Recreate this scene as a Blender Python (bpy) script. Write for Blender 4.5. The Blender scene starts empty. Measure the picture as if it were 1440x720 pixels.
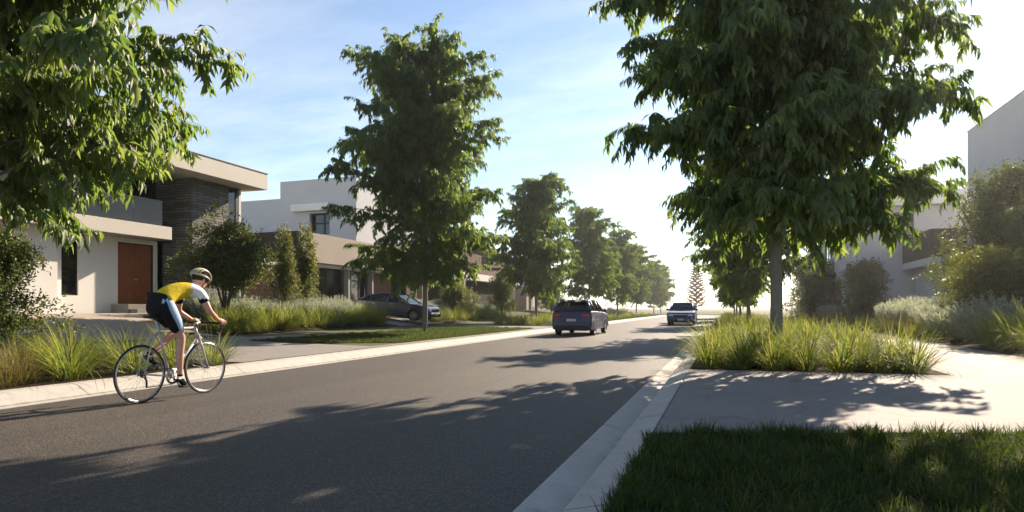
HAZE = 0.0005
import bpy, bmesh, math, random
import numpy as np
from mathutils import Vector, Matrix
SC = bpy.context.scene
COL = SC.collection
R = math.radians
F, HC, HY, TH = 880.0, 1.2, 433.0, math.atan(300/880)
CT, ST = math.cos(TH), math.sin(TH)

# ------------------------------------------------------------------ helpers
def tag(o, label=None, cat=None, group=None, kind=None):
    if label: o['label'] = label
    if cat: o['category'] = cat
    if group: o['group'] = group
    if kind: o['kind'] = kind
    return o
def empty(name, loc=(0, 0, 0), rz=0, label=None, cat=None, group=None):
    o = bpy.data.objects.new(name, None); COL.objects.link(o)
    o.location = loc; o.rotation_euler = (0, 0, rz); o.empty_display_size = .2
    return tag(o, label, cat, group)
def link(name, me, parent=None):
    o = bpy.data.objects.new(name, me); COL.objects.link(o)
    if parent: o.parent = parent
    return o
def np_mesh(name, V, Fc, mat, smooth=False):
    """V (n,3); Fc list of int arrays (m,k)"""
    me = bpy.data.meshes.new(name)
    V = np.asarray(V, dtype=np.float32)
    me.vertices.add(len(V)); me.vertices.foreach_set('co', V.ravel())
    nl = sum(f.size for f in Fc); npol = sum(len(f) for f in Fc)
    me.loops.add(nl); me.polygons.add(npol)
    me.loops.foreach_set('vertex_index', np.concatenate([f.ravel() for f in Fc]).astype(np.int32))
    tot = np.concatenate([np.full(len(f), f.shape[1], dtype=np.int32) for f in Fc])
    st = np.concatenate([[0], np.cumsum(tot)[:-1]]).astype(np.int32)
    me.polygons.foreach_set('loop_start', st)
    if smooth: me.polygons.foreach_set('use_smooth', np.ones(npol, dtype=bool))
    me.update(calc_edges=True); me.validate()
    if mat: me.materials.append(mat)
    return me
class MB:
    """collects shapes into one mesh"""
    def __init__(s): s.v = []; s.f = []; s.m = []; s.sm = []; s.cur = 0
    def add(s, v, f, smooth=False):
        b = len(s.v); s.v += [tuple(p) for p in v]
        s.f += [tuple(i + b for i in q) for q in f]
        s.m += [s.cur] * len(f); s.sm += [smooth] * len(f)
    def box(s, x0, x1, y0, y1, z0, z1, bev=0.0):
        if bev <= 0:
            v = [(x, y, z) for z in (z0, z1) for y in (y0, y1) for x in (x0, x1)]
            s.add(v, [(0, 2, 3, 1), (4, 5, 7, 6), (0, 1, 5, 4), (2, 6, 7, 3), (0, 4, 6, 2), (1, 3, 7, 5)])
            return
        bm = bmesh.new(); bmesh.ops.create_cube(bm, size=1)
        for q in bm.verts: q.co = Vector(((x0+x1)/2 + q.co.x*(x1-x0), (y0+y1)/2 + q.co.y*(y1-y0), (z0+z1)/2 + q.co.z*(z1-z0)))
        bmesh.ops.bevel(bm, geom=bm.edges[:], offset=bev, segments=2, affect='EDGES', profile=.6)
        s.bm(bm)
    def bm(s, bm, M=None, smooth=False):
        bm.verts.index_update()
        v = [(M @ q.co if M else q.co) for q in bm.verts]
        s.add(v, [[q.index for q in f.verts] for f in bm.faces], smooth); bm.free()
    def tube(s, pts, rad, n=8, cap=True, smooth=True, closed=False):
        pts = [Vector(p) for p in pts]
        if not hasattr(rad, '__len__'): rad = [rad]*len(pts)
        m = len(pts); vs = []; fs = []; up = None
        for i, p in enumerate(pts):
            if closed: t = pts[(i+1) % m] - pts[i-1]
            else: t = pts[min(i+1, m-1)] - pts[max(i-1, 0)]
            t.normalize()
            if up is None: up = Vector((0, 0, 1)) if abs(t.z) < .9 else Vector((1, 0, 0))
            a = t.cross(up)
            if a.length < 1e-5: a = t.orthogonal()
            a.normalize(); b = a.cross(t); up = b
            for k in range(n):
                w = 2*math.pi*k/n
                vs.append(p + (a*math.cos(w) + b*math.sin(w))*rad[i])
        for i in range(m if closed else m-1):
            j = (i+1) % m
            for k in range(n):
                fs.append((i*n+k, i*n+(k+1) % n, j*n+(k+1) % n, j*n+k))
        if cap and not closed:
            fs.append(tuple(range(n-1, -1, -1))); fs.append(tuple(range((m-1)*n, m*n)))
        s.add(vs, fs, smooth)
    def lathe(s, prof, n=32, M=None, smooth=True, closed=False):
        """prof: (r, h) about local Y axis"""
        vs = []; fs = []; m = len(prof)
        for i in range(n):
            w = 2*math.pi*i/n
            for r, h in prof:
                p = Vector((r*math.cos(w), h, r*math.sin(w))); vs.append(M @ p if M else p)
        for i in range(n):
            j = (i+1) % n
            for k in range(m if closed else m-1):
                l = (k+1) % m
                fs.append((i*m+k, i*m+l, j*m+l, j*m+k))
        s.add(vs, fs, smooth)
    def ell(s, c, r, n=16, M=None):
        bm = bmesh.new(); bmesh.ops.create_uvsphere(bm, u_segments=n, v_segments=n//2+2, radius=1)
        X = Matrix.Translation(c) @ (M if M else Matrix()) @ Matrix.Diagonal((*r, 1))
        s.bm(bm, X, True)
    def quadslab(s, q, t, inset=0.0, off=0.0):
        """thin slab on quad q (4 pts), inset, pushed along the normal"""
        q = [Vector(p) for p in q]; c = sum(q, Vector())/4
        n = (q[1]-q[0]).cross(q[3]-q[0]).normalized()
        if inset: q = [p + (c-p)*inset for p in q]
        a = [p + n*off for p in q]; b = [p + n*(off+t) for p in q]
        s.add(a+b, [(3, 2, 1, 0), (4, 5, 6, 7), (0, 1, 5, 4), (1, 2, 6, 5), (2, 3, 7, 6), (3, 0, 4, 7)])
    def build(s, name, mats, parent=None, recalc=False):
        me = bpy.data.meshes.new(name); me.from_pydata(s.v, [], s.f)
        for m in (mats if isinstance(mats, (list, tuple)) else [mats]): me.materials.append(m)
        me.polygons.foreach_set('material_index', s.m); me.polygons.foreach_set('use_smooth', s.sm)
        if recalc:
            bm = bmesh.new(); bm.from_mesh(me); bmesh.ops.recalc_face_normals(bm, faces=bm.faces); bm.to_mesh(me); bm.free()
        me.update()
        return link(name, me, parent)

# ------------------------------------------------------------------ materials
def nodes(name):
    m = bpy.data.materials.new(name); m.use_nodes = True
    nt = m.node_tree; return m, nt, nt.nodes['Principled BSDF'], nt.nodes['Material Output']
def N(nt, t, **kw):
    n = nt.nodes.new(t)
    for k, v in kw.items():
        if k.startswith('i_'):
            key = k[2:]; n.inputs[int(key) if key.isdigit() else key.replace('_', ' ')].default_value = v
        else: setattr(n, k, v)
    return n
def rgb(c, k=1.0): return (min(1, c[0]*k), min(1, c[1]*k), min(1, c[2]*k), 1)
def mix(nt, fac, a, b, mode='MIX'):
    n = nt.nodes.new('ShaderNodeMix'); n.data_type = 'RGBA'; n.blend_type = mode
    for i, v in ((0, fac), (6, a), (7, b)):
        if isinstance(v, bpy.types.NodeSocket): nt.links.new(v, n.inputs[i])
        else: n.inputs[i].default_value = v
    return n.outputs[2]
def coords(nt, scale=(1, 1, 1)):
    tc = nt.nodes.new('ShaderNodeTexCoord'); mp = nt.nodes.new('ShaderNodeMapping'); mp.inputs['Scale'].default_value = scale
    nt.links.new(tc.outputs['Object'], mp.inputs['Vector']); return mp.outputs['Vector']
def noise(nt, vec, scale, detail=5, rough=.55):
    n = N(nt, 'ShaderNodeTexNoise', i_Scale=scale, i_Detail=detail, i_Roughness=rough); nt.links.new(vec, n.inputs['Vector']); return n.outputs['Fac']
def ramp(nt, f, stops):
    r = nt.nodes.new('ShaderNodeValToRGB'); nt.links.new(f, r.inputs['Fac']); e = r.color_ramp.elements
    while len(e) < len(stops): e.new(.5)
    for q, (p, c) in zip(e, stops): q.position = p; q.color = c if len(c) == 4 else (*c, 1)
    return r.outputs['Color']
def mat(name, col, rough=.7, spec=.3, var=.12, scale=3, fine=60, bump=0.0, metal=0.0, stretch=(1, 1, 1), coat=0):
    m, nt, p, out = nodes(name)
    v = coords(nt, stretch)
    a = noise(nt, v, scale); b = noise(nt, v, fine, 3)
    c1 = ramp(nt, a, [(.3, rgb(col, 1-var)), (.7, rgb(col, 1+var))])
    c2 = ramp(nt, b, [(.3, rgb((1, 1, 1), 1-var*.8)), (.7, (1, 1, 1, 1))])
    nt.links.new(mix(nt, 1.0, c1, c2, 'MULTIPLY'), p.inputs['Base Color'])
    p.inputs['Roughness'].default_value = rough; p.inputs['Specular IOR Level'].default_value = spec; p.inputs['Metallic'].default_value = metal
    if coat: p.inputs['Coat Weight'].default_value = coat; p.inputs['Coat Roughness'].default_value = .05
    if bump:
        bn = N(nt, 'ShaderNodeBump', i_Strength=.6, i_Distance=bump); nt.links.new(b, bn.inputs['Height']); nt.links.new(bn.outputs[0], p.inputs['Normal'])
    return m
def joints(nt, v, axis, step, width, start=0.0):
    """1 on thin joint lines across an axis"""
    sp = nt.nodes.new('ShaderNodeSeparateXYZ'); nt.links.new(v, sp.inputs[0])
    def mth(op, a, b):
        n = nt.nodes.new('ShaderNodeMath'); n.operation = op
        for i, q in enumerate((a, b)):
            if isinstance(q, bpy.types.NodeSocket): nt.links.new(q, n.inputs[i])
            else: n.inputs[i].default_value = q
        return n.outputs[0]
    x = mth('FLOORED_MODULO', mth('ADD', sp.outputs[axis], 1000.0*step - start), step)
    return mth('LESS_THAN', x, width)
def concrete(name, col, jx=None, jy=None, var=.12, rough=.8, crease_shade=()):
    m, nt, p, out = nodes(name)
    v = coords(nt)
    big = noise(nt, v, .9, 6, .6); med = noise(nt, v, 7, 6, .65); fin = noise(nt, v, 130, 2)
    c = ramp(nt, big, [(.25, rgb(col, 1-var)), (.75, rgb(col, 1+var))])
    c = mix(nt, 1.0, c, ramp(nt, med, [(.3, (.86, .85, .84, 1)), (.62, (1, 1, 1, 1))]), 'MULTIPLY')
    c = mix(nt, 1.0, c, ramp(nt, fin, [(.25, (.82, .82, .82, 1)), (.6, (1, 1, 1, 1))]), 'MULTIPLY')
    stain = noise(nt, v, 2.3, 7, .7)
    c = mix(nt, 1.0, c, ramp(nt, stain, [(.30, (.72, .70, .68, 1)), (.42, (1, 1, 1, 1))]), 'MULTIPLY')
    for ax, j in ((0, jx), (1, jy)):
        if j: c = mix(nt, joints(nt, v, ax, j[0], .012, j[1]), c, (.09, .085, .08, 1))
    for x0, wid in crease_shade:                      # shade painted along the gutter crease to bring out the kerb profile
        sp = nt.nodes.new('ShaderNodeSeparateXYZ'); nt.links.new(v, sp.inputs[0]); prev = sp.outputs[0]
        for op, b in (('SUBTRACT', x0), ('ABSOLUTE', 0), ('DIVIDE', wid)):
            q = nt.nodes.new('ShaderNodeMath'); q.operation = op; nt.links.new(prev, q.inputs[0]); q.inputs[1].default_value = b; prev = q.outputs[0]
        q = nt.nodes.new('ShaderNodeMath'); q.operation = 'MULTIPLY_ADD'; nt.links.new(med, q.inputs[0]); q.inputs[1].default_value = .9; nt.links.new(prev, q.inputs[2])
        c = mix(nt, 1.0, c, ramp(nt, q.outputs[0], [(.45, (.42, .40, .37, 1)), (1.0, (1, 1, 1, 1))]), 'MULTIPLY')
    nt.links.new(c, p.inputs['Base Color']); p.inputs['Roughness'].default_value = rough; p.inputs['Specular IOR Level'].default_value = .2
    bn = N(nt, 'ShaderNodeBump', i_Strength=.5, i_Distance=.004); nt.links.new(fin, bn.inputs['Height']); nt.links.new(bn.outputs[0], p.inputs['Normal'])
    return m
def asphalt():
    m, nt, p, out = nodes('asphalt'); v = coords(nt)
    vo = N(nt, 'ShaderNodeTexVoronoi', i_Scale=95.0); nt.links.new(v, vo.inputs['Vector'])
    vl = coords(nt, (1.0, .06, 1))
    lane = noise(nt, vl, 1.1, 4); patch = noise(nt, v, .35, 6, .6); fin = noise(nt, v, 60, 4, .7)
    sep = nt.nodes.new('ShaderNodeSeparateColor'); nt.links.new(vo.outputs['Color'], sep.inputs[0])
    c = ramp(nt, sep.outputs[0], [(.1, (.026, .0225, .0195, 1)), (.6, (.052, .0435, .037, 1)), (.97, (.125, .104, .084, 1))])
    c = mix(nt, 1.0, c, ramp(nt, lane, [(.3, (.78, .78, .78, 1)), (.7, (1.1, 1.08, 1.05, 1))]), 'MULTIPLY')
    c = mix(nt, 1.0, c, ramp(nt, patch, [(.3, (.82, .82, .82, 1)), (.7, (1.08, 1.08, 1.08, 1))]), 'MULTIPLY')
    nt.links.new(c, p.inputs['Base Color']); p.inputs['Roughness'].default_value = .68; p.inputs['Specular IOR Level'].default_value = .5
    bn = N(nt, 'ShaderNodeBump', i_Strength=.7, i_Distance=.006); nt.links.new(vo.outputs['Distance'], bn.inputs['Height'])
    b2 = N(nt, 'ShaderNodeBump', i_Strength=.35, i_Distance=.01); nt.links.new(fin, b2.inputs['Height']); nt.links.new(bn.outputs[0], b2.inputs['Normal'])
    nt.links.new(b2.outputs[0], p.inputs['Normal'])
    return m
def leafmat(name, cols, trans, tw=.52, rough=.48, spec=.5):
    m, nt, p, out = nodes(name)
    g = nt.nodes.new('ShaderNodeNewGeometry')
    c = ramp(nt, g.outputs['Random Per Island'], [(i/(len(cols)-1), rgb(q)) for i, q in enumerate(cols)])
    v = coords(nt); big = noise(nt, v, .8, 3)
    c = mix(nt, 1.0, c, ramp(nt, big, [(.3, (.75, .8, .75, 1)), (.7, (1.15, 1.1, 1.0, 1))]), 'MULTIPLY')
    nt.links.new(c, p.inputs['Base Color']); p.inputs['Roughness'].default_value = rough; p.inputs['Specular IOR Level'].default_value = spec
    tr = nt.nodes.new('ShaderNodeBsdfTranslucent')
    ct = mix(nt, 1.0, c, rgb(trans), 'MULTIPLY'); nt.links.new(ct, tr.inputs['Color'])
    # translucent colour is brighter than the surface one: scale in the ramp factor
    ms = nt.nodes.new('ShaderNodeMixShader'); ms.inputs[0].default_value = tw
    sc = nt.nodes.new('ShaderNodeVectorMath'); sc.operation = 'SCALE'; sc.inputs['Scale'].default_value = 2.6
    nt.links.new(ct, sc.inputs[0]); nt.links.new(sc.outputs[0], tr.inputs['Color'])
    nt.links.new(p.outputs[0], ms.inputs[1]); nt.links.new(tr.outputs[0], ms.inputs[2]); nt.links.new(ms.outputs[0], out.inputs['Surface'])
    return m
def stone(name, a, b, row=.09, wid=.7):
    m, nt, p, out = nodes(name)
    tc = nt.nodes.new('ShaderNodeTexCoord'); sx = nt.nodes.new('ShaderNodeSeparateXYZ'); nt.links.new(tc.outputs['Object'], sx.inputs[0])
    ad = nt.nodes.new('ShaderNodeMath'); ad.operation = 'ADD'; nt.links.new(sx.outputs[0], ad.inputs[0]); nt.links.new(sx.outputs[1], ad.inputs[1])
    cb = nt.nodes.new('ShaderNodeCombineXYZ'); nt.links.new(ad.outputs[0], cb.inputs[0]); nt.links.new(sx.outputs[2], cb.inputs[1])
    br = N(nt, 'ShaderNodeTexBrick', i_Scale=1.0, i_Mortar_Size=.012, i_Bias=0.0, i_Brick_Width=wid, i_Row_Height=row, i_Mortar_Smooth=.3)
    br.inputs['Color1'].default_value = rgb(a); br.inputs['Color2'].default_value = rgb(b); br.inputs['Mortar'].default_value = rgb(a, .35)
    nt.links.new(cb.outputs[0], br.inputs['Vector'])
    n = noise(nt, tc.outputs['Object'], 14, 6, .7)
    c = mix(nt, 1.0, br.outputs['Color'], ramp(nt, n, [(.25, (.6, .6, .6, 1)), (.7, (1.15, 1.15, 1.15, 1))]), 'MULTIPLY')
    nt.links.new(c, p.inputs['Base Color']); p.inputs['Roughness'].default_value = .85; p.inputs['Specular IOR Level'].default_value = .25
    bn = N(nt, 'ShaderNodeBump', i_Strength=1.0, i_Distance=.02); bn.invert = True
    nt.links.new(br.outputs['Fac'], bn.inputs['Height']); nt.links.new(bn.outputs[0], p.inputs['Normal'])
    return m
def glass(name, col=(.012, .014, .016), rough=.04):
    m, nt, p, out = nodes(name)
    v = coords(nt); n = noise(nt, v, .8, 2)
    nt.links.new(ramp(nt, n, [(.3, rgb(col, .7)), (.7, rgb(col, 1.4))]), p.inputs['Base Color'])
    p.inputs['Roughness'].default_value = rough; p.inputs['Specular IOR Level'].default_value = .7
    bn = N(nt, 'ShaderNodeBump', i_Strength=.05, i_Distance=.02); nt.links.new(n, bn.inputs['Height']); nt.links.new(bn.outputs[0], p.inputs['Normal'])
    return m
def timber(name, col):
    m, nt, p, out = nodes(name); v = coords(nt)
    vs = coords(nt, (9, 9, .7)); g = noise(nt, vs, 3, 6, .6)
    c = ramp(nt, g, [(.25, rgb(col, .55)), (.5, rgb(col)), (.8, rgb(col, 1.45))])
    c = mix(nt, joints(nt, v, 1, .137, .007), c, rgb(col, .2))
    nt.links.new(c, p.inputs['Base Color']); p.inputs['Roughness'].default_value = .5; p.inputs['Specular IOR Level'].default_value = .35
    return m

MT = dict(
    asphalt=asphalt(),
    kerb=concrete('kerb_concrete', (.47, .445, .41), jy=(3.0, .35), var=.10, crease_shade=((-.905, .075), (-8.39, .05))),
    path=concrete('footpath_concrete', (.265, .245, .22), jy=(1.8, 1.15), jx=None),
    drive=concrete('driveway_concrete', (.25, .232, .22), jy=None, var=.08),
    tan=concrete('aggregate_paving', (.38, .33, .28), var=.1),
    soil=mat('garden_soil', (.045, .032, .022), .95, .1, .35, 4, 40, .03),
    turf=mat('turf_soil', (.035, .045, .016), .95, .1, .4, 2, 50, .03),
    field=mat('field_grass', (.115, .12, .05), .95, .1, .3, .05, 1.2, .02),
    hill=mat('far_hills', (.09, .11, .06), 1, .05, .3, .004, .05),
    white=mat('white_render', (.74, .72, .69), .85, .2, .035, .5, 90, .002),
    cream=mat('cream_render', (.64, .60, .54), .85, .2, .035, .5, 90, .002),
    beige=mat('beige_render', (.37, .315, .265), .85, .2, .05, .5, 90, .002),
    grey=mat('grey_panel', (.30, .29, .28), .6, .3, .05, .6, 60),
    lgrey=mat('pale_grey_render', (.52, .52, .53), .8, .25, .05, .5, 80, .002),
    char=mat('charcoal_cladding', (.017, .0175, .019), .7, .12, .1, 1, 40),
    dark=mat('dark_frame', (.018, .018, .02), .45, .4, .1, 2, 40),
    stone=stone('stacked_stone', (.16, .155, .15), (.29, .28, .27), .115, .8),
    brick=stone('dark_brick', (.12, .075, .055), (.17, .11, .08), .086, .24),
    door=timber('red_timber', (.27, .085, .034)),
    timber=timber('brown_timber', (.17, .075, .035)),
    glass=glass('window_glass'),
    steel=mat('brushed_steel', (.5, .5, .5), .35, .5, .05, 3, 60, 0, 1.0),
    bark=mat('grey_bark', (.22, .20, .18), .9, .2, .25, 6, 30, .01, stretch=(1, 1, .25)),
    twig=mat('brown_twig', (.10, .08, .055), .9, .2, .25, 6, 30, 0),
    leaf=leafmat('street_tree_leaf', [(.066, .108, .048), (.084, .132, .054), (.104, .148, .056), (.135, .160, .055)], (1.0, 1.0, .45)),
    shrub=leafmat('shrub_leaf', [(.040, .060, .020), (.065, .088, .028), (.100, .112, .038)], (1, .95, .5), .35),
    gshrub=leafmat('light_shrub_leaf', [(.06, .08, .026), (.09, .11, .034), (.13, .135, .045)], (1, .95, .5), .35),
    grass=leafmat('strap_grass', [(.062, .090, .024), (.10, .132, .036), (.145, .165, .048), (.22, .20, .085)], (1, 1, .5), .42, .65, .2),
    dry=leafmat('dry_grass', [(.10, .085, .035), (.16, .125, .055), (.10, .11, .03), (.22, .17, .08)], (1, .9, .6), .4),
    sage=leafmat('sage_leaf', [(.17, .195, .165), (.24, .265, .235), (.32, .33, .30)], (1, 1, .85), .3, .7, .2),
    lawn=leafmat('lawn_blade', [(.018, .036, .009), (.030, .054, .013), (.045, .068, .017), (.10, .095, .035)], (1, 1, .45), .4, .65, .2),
    pine=leafmat('pine_needles', [(.22, .13, .045), (.28, .17, .06), (.16, .12, .04)], (1, .8, .45), .4),
)

# ------------------------------------------------------------------ world, sun, camera
SUN_AZ, SUN_EL = R(15.5), R(28.0)          # azimuth measured from +Y (road direction) towards +X
w = bpy.data.worlds.new('World'); SC.world = w; w.use_nodes = True
nt = w.node_tree; bg = nt.nodes['Background']
sky = nt.nodes.new('ShaderNodeTexSky'); sky.sky_type = 'NISHITA'; sky.sun_disc = False
sky.sun_elevation = SUN_EL; sky.sun_rotation = SUN_AZ
sky.air_density = 1.0; sky.dust_density = .05; sky.ozone_density = 1.3
tc = nt.nodes.new('ShaderNodeTexCoord')
sp = nt.nodes.new('ShaderNodeSeparateXYZ'); nt.links.new(tc.outputs['Generated'], sp.inputs[0])
zz = nt.nodes.new('ShaderNodeMath'); zz.operation = 'MAXIMUM'; nt.links.new(sp.outputs[2], zz.inputs[0]); zz.inputs[1].default_value = .02
za = nt.nodes.new('ShaderNodeMath'); za.operation = 'ADD'; nt.links.new(zz.outputs[0], za.inputs[0]); za.inputs[1].default_value = .12
dv = []
for k in (0, 1):
    d = nt.nodes.new('ShaderNodeMath'); d.operation = 'DIVIDE'; nt.links.new(sp.outputs[k], d.inputs[0]); nt.links.new(za.outputs[0], d.inputs[1]); dv.append(d)
cb = nt.nodes.new('ShaderNodeCombineXYZ'); nt.links.new(dv[0].outputs[0], cb.inputs[0]); nt.links.new(dv[1].outputs[0], cb.inputs[1])
mp = nt.nodes.new('ShaderNodeMapping'); mp.inputs['Rotation'].default_value = (0, 0, R(28)); mp.inputs['Scale'].default_value = (.55, 1.3, 1); nt.links.new(cb.outputs[0], mp.inputs[0])
cn = noise(nt, mp.outputs[0], 1.5, 9, .62); cn2 = noise(nt, mp.outputs[0], .45, 3, .5)
cl = ramp(nt, cn, [(.42, (.16, .16, .16, 1)), (.78, (1, 1, 1, 1))])
cm = ramp(nt, cn2, [(.36, (.22, .22, .22, 1)), (.64, (.6, .6, .6, 1))])
cf = mix(nt, 1.0, cl, cm, 'MULTIPLY')
hsv = nt.nodes.new('ShaderNodeHueSaturation'); hsv.inputs['Saturation'].default_value = .12; hsv.inputs['Value'].default_value = 1.5
nt.links.new(sky.outputs[0], hsv.inputs['Color'])
nt.links.new(mix(nt, cf, sky.outputs[0], hsv.outputs[0]), bg.inputs['Color'])
bg.inputs['Strength'].default_value = .068
sl = bpy.data.lights.new('sun', 'SUN'); sl.energy = 5.0; sl.angle = R(.5); sl.color = (1.0, .83, .64)
so = bpy.data.objects.new('sun', sl); COL.objects.link(so)
sd = Vector((math.sin(SUN_AZ)*math.cos(SUN_EL), math.cos(SUN_AZ)*math.cos(SUN_EL), math.sin(SUN_EL)))
so.rotation_euler = sd.to_track_quat('Z', 'Y').to_euler()
cam = bpy.data.cameras.new('camera'); co = bpy.data.objects.new('camera', cam); COL.objects.link(co); SC.camera = co
co.location = (0, 0, HC); co.rotation_euler = (R(90), 0, TH)
cam.sensor_width = 36; cam.lens = F/1440*36; cam.shift_y = (HY-360)/1440; cam.clip_end = 20000; cam.clip_start = .05
vs = SC.view_settings; vs.view_transform = 'Standard'; vs.look = 'None'; vs.exposure = 1.38; vs.gamma = 1; vs.use_curve_mapping = False
SC.render.engine = 'CYCLES'; SC.cycles.use_denoising = True
SC.cycles.max_bounces = 12; SC.cycles.diffuse_bounces = 8; SC.cycles.transmission_bounces = 8; SC.cycles.transparent_max_bounces = 8

# ------------------------------------------------------------------ terrain
PX = [-4000, -60, -21, -15.7, -13.6, -8.72, -8.7, -.65, -.62, 3.3, 5.7, 11, 60, 4000]
PZ = [1.0, 1.0, .98, .27, .20, .12, -.1, -.1, .12, .15, .20, .75, .75, .75]
def zprof(x): return float(np.interp(x, PX, PZ))
def fy(y): return 1.0 if y < 92 else max(0.0, 1-(y-92)/9)
def zg(x, y): return zprof(x)*fy(y) + (-.06)*(1-fy(y))
YC = [-60, -20, 0, 20, 50, 92, 95, 98, 101, 115, 200, 500, 1500, 4000]
mb = MB(); n = len(PX)
for y in YC:
    for x in PX: mb.v.append((x, y, zg(x, y)))
for i in range(len(YC)-1):
    for k in range(n-1): mb.f.append((i*n+k, i*n+k+1, (i+1)*n+k+1, (i+1)*n+k))
mb.m = [0]*len(mb.f); mb.sm = [False]*len(mb.f)
tag(mb.build('ground', MT['field']), kind='structure')
def sheet(name, x0, x1, y0, y1, off, m, step=.6, ny=None, kind='structure'):
    f0 = y0 if callable(y0) else (lambda x: y0); f1 = y1 if callable(y1) else (lambda x: y1)
    xs = sorted(set([x0, x1] + [p for p in PX if x0 < p < x1] + list(np.linspace(x0, x1, max(2, int((x1-x0)/step)+1)))))
    ys = [0, 1] if ny is None else list(np.linspace(0, 1, ny+1))
    mb = MB()
    for x in xs:
        for t in ys:
            y = f0(x)*(1-t) + f1(x)*t; mb.v.append((x, y, zg(x, y)+off))
    m_ = len(ys)
    for i in range(len(xs)-1):
        for k in range(m_-1): mb.f.append((i*m_+k, (i+1)*m_+k, (i+1)*m_+k+1, i*m_+k+1))
    mb.m = [0]*len(mb.f); mb.sm = [False]*len(mb.f)
    return tag(mb.build(name, m), kind=kind)
def flat(name, x0, x1, y0, y1, z, m):
    mb = MB(); mb.v = [(x0, y0, z), (x1, y0, z), (x1, y1, z), (x0, y1, z)]; mb.f = [(0, 1, 2, 3)]; mb.m = [0]; mb.sm = [False]
    return tag(mb.build(name, m), kind='structure')
flat('road', -8.1, -1.18, -40, 101, 0, MT['asphalt'])
flat('cross_road', -180, 180, 101, 108.5, -.004, MT['asphalt'])
def sweep(name, prof, y0, y1, m):
    """prof: (x,z) outline swept along Y"""
    mb = MB(); k = len(prof); ys = list(np.linspace(y0, y1, 60))
    for y in ys: mb.v += [(x, y, z) for x, z in prof]
    for i in range(len(ys)-1):
        for j in range(k-1): mb.f.append((i*k+j, i*k+j+1, (i+1)*k+j+1, (i+1)*k+j))
    mb.m = [0]*len(mb.f); mb.sm = [False]*len(mb.f)
    return tag(mb.build(name, m, recalc=True), kind='structure')
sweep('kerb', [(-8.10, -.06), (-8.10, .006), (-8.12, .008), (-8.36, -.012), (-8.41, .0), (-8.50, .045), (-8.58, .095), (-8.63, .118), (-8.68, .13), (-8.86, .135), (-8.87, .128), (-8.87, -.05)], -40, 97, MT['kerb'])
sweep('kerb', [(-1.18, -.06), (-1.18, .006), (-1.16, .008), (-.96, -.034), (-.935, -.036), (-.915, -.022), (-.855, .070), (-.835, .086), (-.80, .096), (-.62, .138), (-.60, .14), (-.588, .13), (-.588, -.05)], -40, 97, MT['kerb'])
# the far kerb of the cross road
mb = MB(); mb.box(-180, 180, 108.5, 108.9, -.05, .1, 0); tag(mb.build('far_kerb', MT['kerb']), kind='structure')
# right side
dr0 = lambda x: 5.40 + (x+.63)*.30
sheet('lawn_soil', -.588, 3.3, -8, lambda x: dr0(x)-.02, .012, MT['turf'])
sheet('driveway', -.574, 3.268, dr0, 11.2, .022, MT['drive'])
sheet('garden_bed_soil', -.588, 3.285, 11.215, 37.5, .008, MT['soil'])
sheet('driveway', -.574, 3.285, 37.5, 43, .022, MT['drive'])
sheet('garden_bed_soil', -.588, 3.285, 43, 95, .008, MT['soil'])
sheet('footpath', 3.3, 5.7, -10, 95, .026, MT['path'])
sheet('garden_bed_soil', 5.71, 11.9, -6, 37.5, .008, MT['soil'])
sheet('driveway', 5.715, 10.5, 37.5, 43, .022, MT['drive'])
sheet('garden_bed_soil', 5.71, 9, 43, 95, .008, MT['soil'])
# left side
sheet('garden_bed_soil', -13.58, -8.87, -6, 9.8, .008, MT['soil'])
dl1 = lambda x: 15.0 - (x+8.87)*.02
sheet('driveway', -13.58, -8.87, 9.8, dl1, .022, MT['drive'])
sheet('lawn_soil', -13.58, -9.2, lambda x: 15.2+max(0, (x+11.5))*.85, 30.6, .012, MT['turf'])
sheet('paved_strip', -9.2, -8.87, dl1, 30.6, .02, MT['path'])
sheet('driveway', -13.58, -8.87, 30.6, 34.2, .022, MT['drive'])
sheet('garden_bed_soil', -13.58, -8.87, 34.2, 50, .008, MT['soil'])
sheet('lawn_soil', -13.58, -8.87, 50, 95, .012, MT['turf'])
sheet('footpath', -15.65, -13.6, -10, 95, .026, MT['path'])
sheet('driveway', -22.2, -15.67, 3, 16.3, .022, MT['tan'])
sheet('garden_path', -22.2, -19.2, 16.3, 20.6, .022, MT['tan'])
sheet('garden_bed_soil', -19.2, -15.67, 16.3, 28.4, .008, MT['soil'])
sheet('garden_bed_soil', -22, -19.2, 20.6, 28.4, .008, MT['soil'])
sheet('driveway', -22.4, -15.67, 28.4, 33.0, .022, MT['drive'])
sheet('garden_bed_soil', -22.4, -15.67, 33, 95, .008, MT['soil'])
# far ridges
random.seed(5)
for (dist, hgt, nm) in ((1300, 8, 'hills'), (2600, 13, 'hills')):
    mb = MB(); m_ = 90
    for i in range(m_):
        a = R(-75) + R(150)*i/(m_-1)
        hh = hgt*(.55 + .3*math.sin(i*.37+dist) + .2*math.sin(i*.91) + .15*random.random())
        for (rr, z) in ((dist, -2), (dist+80, hh*.7), (dist+180, hh), (dist+500, -2)):
            mb.v.append((rr*math.sin(a), rr*math.cos(a), z))
    for i in range(m_-1):
        for k in range(3): mb.f.append((i*4+k, (i+1)*4+k, (i+1)*4+k+1, i*4+k+1))
    mb.m = [0]*len(mb.f); mb.sm = [True]*len(mb.f)
    tag(mb.build(nm, MT['hill']), kind='structure')
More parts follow.
